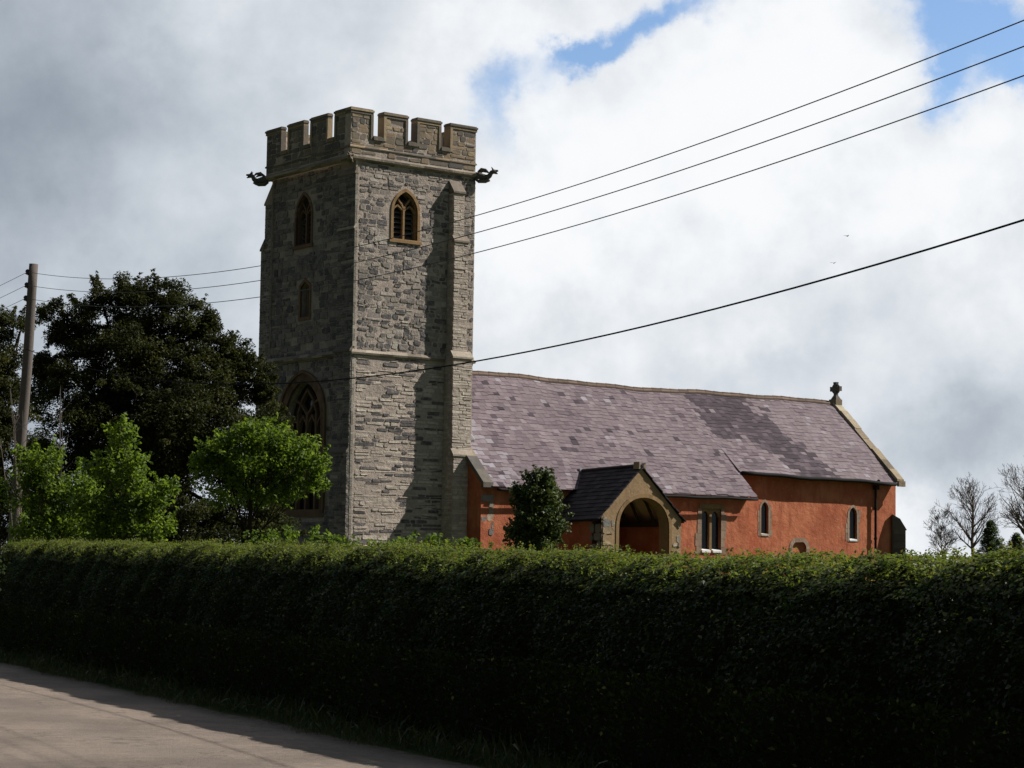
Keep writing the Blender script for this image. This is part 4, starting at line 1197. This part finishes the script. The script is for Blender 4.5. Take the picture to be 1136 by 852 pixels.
tree('yew_tree', 'tall broad dark yew filling the space between the wooden pole and the tower', 'tree', (b_.x, b_.y, YB), yew_lobes, (b_.x - .2, b_.y, 6.6), .38, 'yew_leaf', 'dark_bark', 1400, .10, .34, 44, axis_w=1.0, sprigs=5, reach=1.02)
y2 = [lb(8, 360, 62, .75, .5, 14, (.25, .4)), lb(-30, 365, 62, 1.0, .7, 16, (.25, .45)), lb(5, 400, 62, .8, .5, 15, (.25, .4)), lb(-25, 430, 62, 1.3, .9, 24, (.3, .5)), lb(12, 450, 61.5, .9, .7, 18, (.25, .45)), lb(0, 510, 61, 1.5, 1.4, 44, (.3, .55)), lb(20, 580, 61, 1.4, 1.2, 30, (.3, .55)), lb(-60, 450, 62, 1.3, 1.6, 30, (.3, .55))]
b_ = at(-10, 600, 62)
tree('yew_tree', 'dark yew cut off by the left edge, behind the wooden pole', 'tree', (b_.x, b_.y, YB), y2, (b_.x, b_.y, 6.4), .34, 'yew_leaf', 'dark_bark', 1400, .10, .34, 26, axis_w=1.0, sprigs=5, reach=1.02)

# fresh green shrubs in front of the yew
d = 40
l1 = [lb(50, 520, d, .45, .42, 16, (.13, .24)), lb(30, 545, d, .4, .45, 14, (.13, .24)), lb(75, 550, d, .5, .5, 20, (.13, .24)), lb(45, 585, d, .6, .5, 22, (.15, .26)), lb(90, 585, d, .5, .45, 18, (.14, .24)), lb(28, 505, d, .18, .2, 4, (.1, .16))]
b_ = at(58, 610, d)
tree('leafy_shrub', 'bright green leafy shrub at the foot of the wooden pole', 'shrub', (b_.x, b_.y, YB - .05), l1, (b_.x, b_.y, 2.4), .05, 'bright_leaf', 'bark', 900, .075, .62, 30, flat=.85, axis_w=.4, puff=1.3, sprigs=9)
d = 39
l2 = [lb(95, 560, d, .3, .22, 7, (.1, .18)), lb(112, 600, d, .45, .28, 10, (.12, .2)), lb(128, 492, d, .28, .32, 11, (.11, .2)), lb(118, 525, d, .36, .4, 14, (.12, .22)), lb(150, 520, d, .34, .3, 12, (.12, .2)), lb(165, 548, d, .42, .32, 15, (.12, .22)), lb(140, 575, d, .5, .4, 18, (.13, .22)), lb(180, 540, d, .22, .16, 5, (.1, .16)), lb(172, 585, d, .3, .3, 9, (.12, .2)), lb(110, 590, d, .4, .4, 12, (.12, .2)), lb(140, 474, d, .16, .12, 4, (.08, .13))]
b_ = at(140, 612, d)
tree('leafy_shrub', 'bright green leafy shrub with a pointed top, growing left of the round-headed small tree', 'shrub', (b_.x, b_.y, YB - .05), l2, (b_.x, b_.y, 2.5), .05, 'bright_leaf', 'bark', 900, .075, .62, 30, flat=.85, axis_w=.4, puff=1.3, sprigs=9)
d = 44
l3 = [lb(290, 480, d, .5, .26, 16, (.14, .24)), lb(260, 498, d, .55, .32, 20, (.14, .25)), lb(320, 500, d, .6, .34, 22, (.14, .25)), lb(235, 515, d, .4, .26, 11, (.13, .22)), lb(345, 515, d, .32, .28, 10, (.12, .22)), lb(285, 520, d, .8, .36, 26, (.15, .26)), lb(325, 540, d, .5, .32, 14, (.13, .24)), lb(250, 545, d, .5, .28, 12, (.13, .22)), lb(295, 555, d, .5, .25, 10, (.12, .22)), lb(232, 500, d, .2, .15, 4, (.1, .16)), lb(350, 540, d, .2, .15, 4, (.1, .15))]
b_ = at(272, 612, d)
tree('small_tree', 'small round-headed tree with fresh green leaves in front of the tower', 'tree', (b_.x, b_.y, YB - .05), l3, (b_.x + .1, b_.y, 3.3), .075, 'bright_leaf', 'dark_bark', 760, .078, .62, 34, flat=.8, axis_w=.4, puff=1.3, sprigs=9)

# dark shrub at the hedge's left end
d = 27
l4 = [lb(-34, 585, d, .34, .35, 24, (.12, .2)), lb(-30, 640, d, .28, .4, 22, (.12, .2)), lb(-45, 650, d, .5, .5, 26, (.14, .24)), lb(-34, 690, d, .28, .35, 18, (.12, .22)), lb(-60, 600, d, .4, .6, 24, (.14, .24))]
b_ = at(-30, 715, d)
tree('dark_shrub', 'dark shaded shrub at the very left edge, in front of the end of the hedge', 'shrub', (b_.x, b_.y, 0), l4, (b_.x, b_.y, 1.4), .05, 'dark_leaf', 'dark_bark', 2400, .06, .6, 10, flat=.9, axis_w=.4)

# dark bush before the porch
d = 62
l5 = [lb(600, 532, d, .32, .26, 16, (.14, .24)), lb(588, 552, d, .5, .3, 24, (.15, .26)), lb(608, 556, d, .45, .32, 20, (.15, .26)), lb(595, 545, d, .55, .42, 30, (.15, .26)), lb(598, 568, d, .70, .4, 34, (.16, .28)), lb(595, 578, d, .82, .34, 34, (.16, .28)), lb(575, 590, d, .42, .3, 16, (.14, .24)), lb(612, 588, d, .42, .34, 18, (.14, .25)), lb(594, 604, d, .62, .3, 26, (.15, .26)), lb(590, 630, d, .5, .4, 18, (.15, .26))]
b_ = at(593, 660, d)
tree('evergreen_bush', 'dense dark evergreen bush in front of the red wall left of the porch', 'bush', (b_.x, b_.y, GZ + .1), l5, (b_.x, b_.y, 2.6), .09, 'holly_leaf', 'dark_bark', 1050, .09, .62, 14, flat=.9, axis_w=.4, puff=1.15, sprigs=9)

# leafy saplings standing up behind the hedge
spec = [(293, 598, 28.5, 'short bright leafy sapling behind the hedge under the round-headed small tree', .9), (348, 597, 27.5, 'wide bright leafy sapling behind the hedge, just left of the tower corner', 1.3), (322, 602, 28, 'low bright leafy sapling behind the hedge between two taller saplings left of the tower corner', .7),
        (375, 601, 27, 'small bright leafy sapling touching the sunlit corner of the tower above the hedge', .7), (432, 604, 26, 'low leafy sapling behind the hedge below the sunlit tower face', .8), (468, 603, 25.5, 'broad leafy sapling behind the hedge at the shadow edge on the tower face', 1.15), (512, 603, 25, 'leafy sapling behind the hedge where tower and red nave meet', .9)]
for px, py, d, lab, k in spec:
    c = at(px, py, d); cl = [(tuple(np.array(c) + RNG.normal(0, 1, 3) * np.array([.15, .12, .055]) * k), RNG.uniform(.05, .10), RNG.normal(0, .1)) for _ in range(int(14 * k))]
    root = empty('leafy_sapling', (c.x, c.y, .08), lab, 'sapling', 'leafy saplings behind the hedge'); B = Vector((c.x, c.y, .08))
    C, T_, A = clump_leaves(cl, 1300, .06, .9)
    leaves_object('foliage', C - np.array(B), RNG.uniform(.035, .075, len(C)), M['bright_leaf'], root, up=.4, aspect=.6, tint=T_ * .8)
    b = MB()
    for cc, r, _ in cl[::2]:
        e = Vector(cc) - B; s0 = Vector((e.x * .45, e.y * .45, 0)); b.tube([s0, s0.lerp(e, .55) + Vector((.02, 0, .05)), e], [.012, .009, .004], 5)
    b.build('stems', M['bark'], root)


# ------------------------------------------------------------------ bare trees and conifers beyond the chancel
def branch(b, p, d, L_, r, lev, up=.12, spread=.6, nmin=.004):
    pts = [p]; n = 5; q = Vector(p); dr_ = Vector(d).normalized(); rr = [r]
    kids = []
    for k in range(n):
        dr_ = (dr_ + Vector((random.gauss(0, .10), random.gauss(0, .10), random.gauss(0, .06) + up * .35))).normalized()
        q = q + dr_ * L_ / n; pts.append(q); rr.append(max(nmin, r * (1 - .75 * (k + 1) / n))); kids.append((q, dr_, (k + 1) / n))
    b.tube(pts, rr, 6 if lev < 2 else 4, random.random(), cap=lev < 2)
    if lev >= 3: return
    m_ = {0: 26, 1: 8, 2: 5, 3: 2}[lev]
    for i in range(m_):
        f = random.uniform(.28 if lev == 0 else .2, 1); k = min(n - 1, int(f * n)); q, dr2, _ = kids[k]
        q = Vector(pts[k]).lerp(Vector(pts[k + 1]), f * n - k) if k < n else q
        o = dr2.orthogonal().normalized(); o.rotate(Matrix.Rotation(random.uniform(0, 6.28), 3, dr2))
        nd = (dr2 * (1 - spread * .45) + o * spread * random.uniform(.7, 1.15)).normalized()
        branch(b, q, nd, L_ * random.uniform(.36, .56) * (1.15 - .45 * f), max(nmin, r * (1 - .7 * f) * .55), lev + 1, up, spread, nmin)


def bare_tree(px, ytop, d, lab, r=.13, spread=.62):
    t_ = at(px, ytop, d); base = Vector((t_.x, t_.y, .45)); H_ = t_.z - .45
    root = empty('bare_tree', base, lab, 'tree', 'bare trees beyond the chancel')
    b = MB(); tr = [Vector((random.gauss(0, .03), random.gauss(0, .03), H_ * .16 * k / 3)) for k in range(4)]; tr[0] = Vector((0, 0, -.1))
    b.tube(tr, [r * 1.3, r * 1.05, r, r * .92], 9); b.build('trunk', M['twig'], root, smooth=True)
    b = MB(); branch(b, tr[3] - Vector((0, 0, .05)), (0.0, 0, 1), H_ * .66, r * .75, 0, .26, spread, .0062)
    b.build('crown', M['twig'], root)


bare_tree(1079, 526, 105, 'tall leafless tree with a narrow rising crown, between the chancel and the right edge', .14, .72)
bare_tree(1050, 566, 105, 'smallest leafless tree, nearest the chancel end', .07, .75)
bare_tree(1146, 512, 100, 'leafless tree cut off by the right edge', .15, .75)


def conifer(px, ytop, d, w, lab):
    t_ = at(px, ytop, d); base = Vector((t_.x, t_.y, .45)); H_ = t_.z - .45
    root = empty('small_conifer', base, lab, 'tree', 'small conifers beyond the hedge')
    C = []; A = []; b = MB(); b.tube([(0, 0, -.1), (0, 0, H_ * .6), (.02, 0, H_)], [.07, .05, .012], 6); b.build('trunk', M['dark_bark'], root)
    for _ in range(260):
        f = RNG.random() ** .8; ang = RNG.uniform(0, 6.28); L_ = w * (1 - f) ** .8 * RNG.uniform(.7, 1.1) + .06
        d_ = np.array([math.cos(ang), math.sin(ang), .28]); n = 55
        tt = RNG.random(n)[:, None] ** .7; q = np.array([0, 0, H_ * f * .97]) + d_ * L_ * tt + RNG.normal(0, .05, (n, 3)); C.append(q); A.append(np.tile(d_, (n, 1)))
    C = np.concatenate(C); A = np.concatenate(A)
    leaves_object('crown', C, RNG.uniform(.07, .14, len(C)), M['conifer_leaf'], root, aspect=.3, axis=A, axis_w=1.)


conifer(1099, 577, 98, 1.15, 'small green conifer in front of the tall leafless tree')
conifer(1128, 592, 98, 1.4, 'low spreading green conifer near the right edge')

# thin bare saplings by the pole
for px0, py0, px1, py1, d, n, mt_, lab in ((22, 600, 16, 430, 43, 5, 'dead_twig', 'reddish bare sapling with thin forking stems left of the wooden pole'), (66, 600, 76, 430, 41, 3, 'dead_twig', 'pale dead sapling with few stems right of the wooden pole')):
    b = MB(); B = at(px0, py0, d); E_ = at(px1, py1, d); B = Vector((B.x, B.y, .4)); o = Vector(B)
    for k in range(n):
        e = E_ + Vector((random.uniform(-.35, .3), random.uniform(-.4, .4), -random.uniform(.0, 1.1) if k else 0)); pts = []
        for j in range(7):
            f = j / 6; p = B.lerp(e, f); p.x += (e.x - B.x) * (f * f - f) * .8 + (random.uniform(-.02, .02) if j else 0); pts.append(p - o)
        b.tube(pts, [.020 * (1 - .8 * j / 6) for j in range(7)], 5)
        for j in (3, 4, 5):
            q = pts[j]; b.tube([q, q + Vector((random.uniform(-.18, .18), random.uniform(-.1, .1), .22)), q + Vector((random.uniform(-.3, .3), 0, .5))], [.009, .007, .003], 4)
    ob = b.build('bare_sapling', M[mt_]); ob.location = o; tag(ob, lab, 'sapling')

# ------------------------------------------------------------------ pole and wires
PT_, PB_ = at(38, 293, 45), Vector((-10.47, 45, .2))
pole = empty('utility_pole', PB_, 'leaning weathered wooden utility pole with three black insulators', 'utility pole')
b = MB(); n = 14
b.tube([(PT_ - PB_) * (k / n) + Vector((.012 * math.sin(k * .8), 0, 0)) for k in range(n + 1)], [.135 - .04 * k / n for k in range(n + 1)], 16)
b.build('shaft', M['pole_wood'], pole, smooth=True)
UH = Vector((HU[0], HU[1], 0))
ins = []
b2 = MB()
for py in (302, 316.5, 331):
    c = at(38.5 - (py - 293) * .07, py, 45); q = c + Vector((-.135, -.02, 0)); ins.append(q)
    b = MB(); b.tube([q + Vector((0, 0, -.055)) - PB_, q + Vector((0, 0, -.035)) - PB_, q + Vector((0, 0, -.01)) - PB_, q + Vector((0, 0, .01)) - PB_, q + Vector((0, 0, .04)) - PB_, q + Vector((0, 0, .06)) - PB_], [.03, .05, .036, .05, .04, .015], 10)
    b.build('insulator', M['ceramic'], pole, smooth=True)
    b = MB(); b.tube([c - PB_ + Vector((-.06, 0, -.06)), q - PB_ + Vector((0, 0, -.06))], .012, 6); b.build('bracket', M['black_iron'], pole)


def para(z0, s1, z1, s2, z2):
    """parabola through (0, z0), (s1, z1), (s2, z2)"""
    A = np.array([[s1 * s1, s1], [s2 * s2, s2]]); a, c = np.linalg.solve(A, np.array([z1 - z0, z2 - z0])); return lambda s: z0 + c * s + a * s * s


def span(name, start, f, s_end, r, mt_, lab, cat, group=None, dirn=1, n=60, uh=UH):
    b = MB(); b.tube([Vector((uh.x * dirn * s_end * k / n, uh.y * dirn * s_end * k / n, f(s_end * k / n) - start.z)) for k in range(n + 1)], r, 6)
    o = b.build(name, M[mt_]); o.location = start; return tag(o, lab, cat, group)


def hgt_at(px, py):
    v = sight(px, py); q = Vector((ins[0].x, ins[0].y)); # where the sight line crosses the vertical plane of the wires
    den = v.x * UH.y - v.y * UH.x; t_ = (q.x * UH.y - q.y * UH.x) / den
    return (Vector((v.x, v.y)) * t_ - q).length, EYE + v.z * t_


words = ['highest', 'middle', 'lowest']
for k, (q, (p1, p2)) in enumerate(zip(ins, (((568, 227.5), (1136, 22.5)), ((568, 247.5), (1136, 52)), ((568, 270.5), (1136, 85))))):
    f = para(q.z, *hgt_at(*p1), *hgt_at(*p2))
    span('overhead_wire', q, f, 39, .0052, 'wire', words[k] + ' of the three thin parallel wires sagging across the sky in front of the tower', 'wire', 'thin wires in front of the tower')
v2 = Vector((-.62, .785, 0)).normalized()
for k, q in enumerate(ins):
    span('overhead_wire', q, lambda s, q=q: q.z - .13 * s + .0022 * s * s, 42, .0052, 'wire', words[k] + ' of the three thin wires running down to the left edge from the wooden pole', 'wire', 'thin wires left of the pole', 1, uh=v2)
f = para(5.9, *hgt_at(568, 393.5), *hgt_at(1136, 244))
span('overhead_cable', Vector((ins[0].x, ins[0].y, 5.9)), f, 39, .0085, 'cable', 'thick black cable sagging across the tower below the three thin wires', 'cable')

# ------------------------------------------------------------------ two birds high up
for px, py, lab, rz in ((940, 262, 'tiny dark bird in flight, the higher of two', .6), (925, 292, 'tiny dark bird in flight, the lower of two', 1.0)):
    c = at(px, py, 150); root = empty('bird', c, lab, 'bird', 'birds in the sky', rz)
    b = MB(); b.tube([(-.11, 0, -.01), (-.05, 0, 0), (.02, 0, .0), (.07, 0, .01), (.10, 0, .015)], [.008, .022, .03, .024, .006], 8); b.quad([(-.09, -.01, 0), (-.09, .01, 0), (-.19, .05, 0), (-.15, 0, 0), (-.19, -.05, 0)])
    b.build('body', M['feather'], root)
    for sg in (-1, 1):
        b = MB(); b.hexa([(.05, sg * .02, .01), (-.03, sg * .02, .01), (-.05, sg * .12, .06), (.04, sg * .12, .06), (.05, sg * .02, .018), (-.03, sg * .02, .018), (-.05, sg * .12, .066), (.04, sg * .12, .066)])
        b.hexa([(.04, sg * .12, .06), (-.05, sg * .12, .06), (-.16, sg * .24, .04), (-.13, sg * .25, .04), (.04, sg * .12, .066), (-.05, sg * .12, .066), (-.16, sg * .24, .045), (-.13, sg * .25, .045)])
        b.build('wing', M['feather'], root)
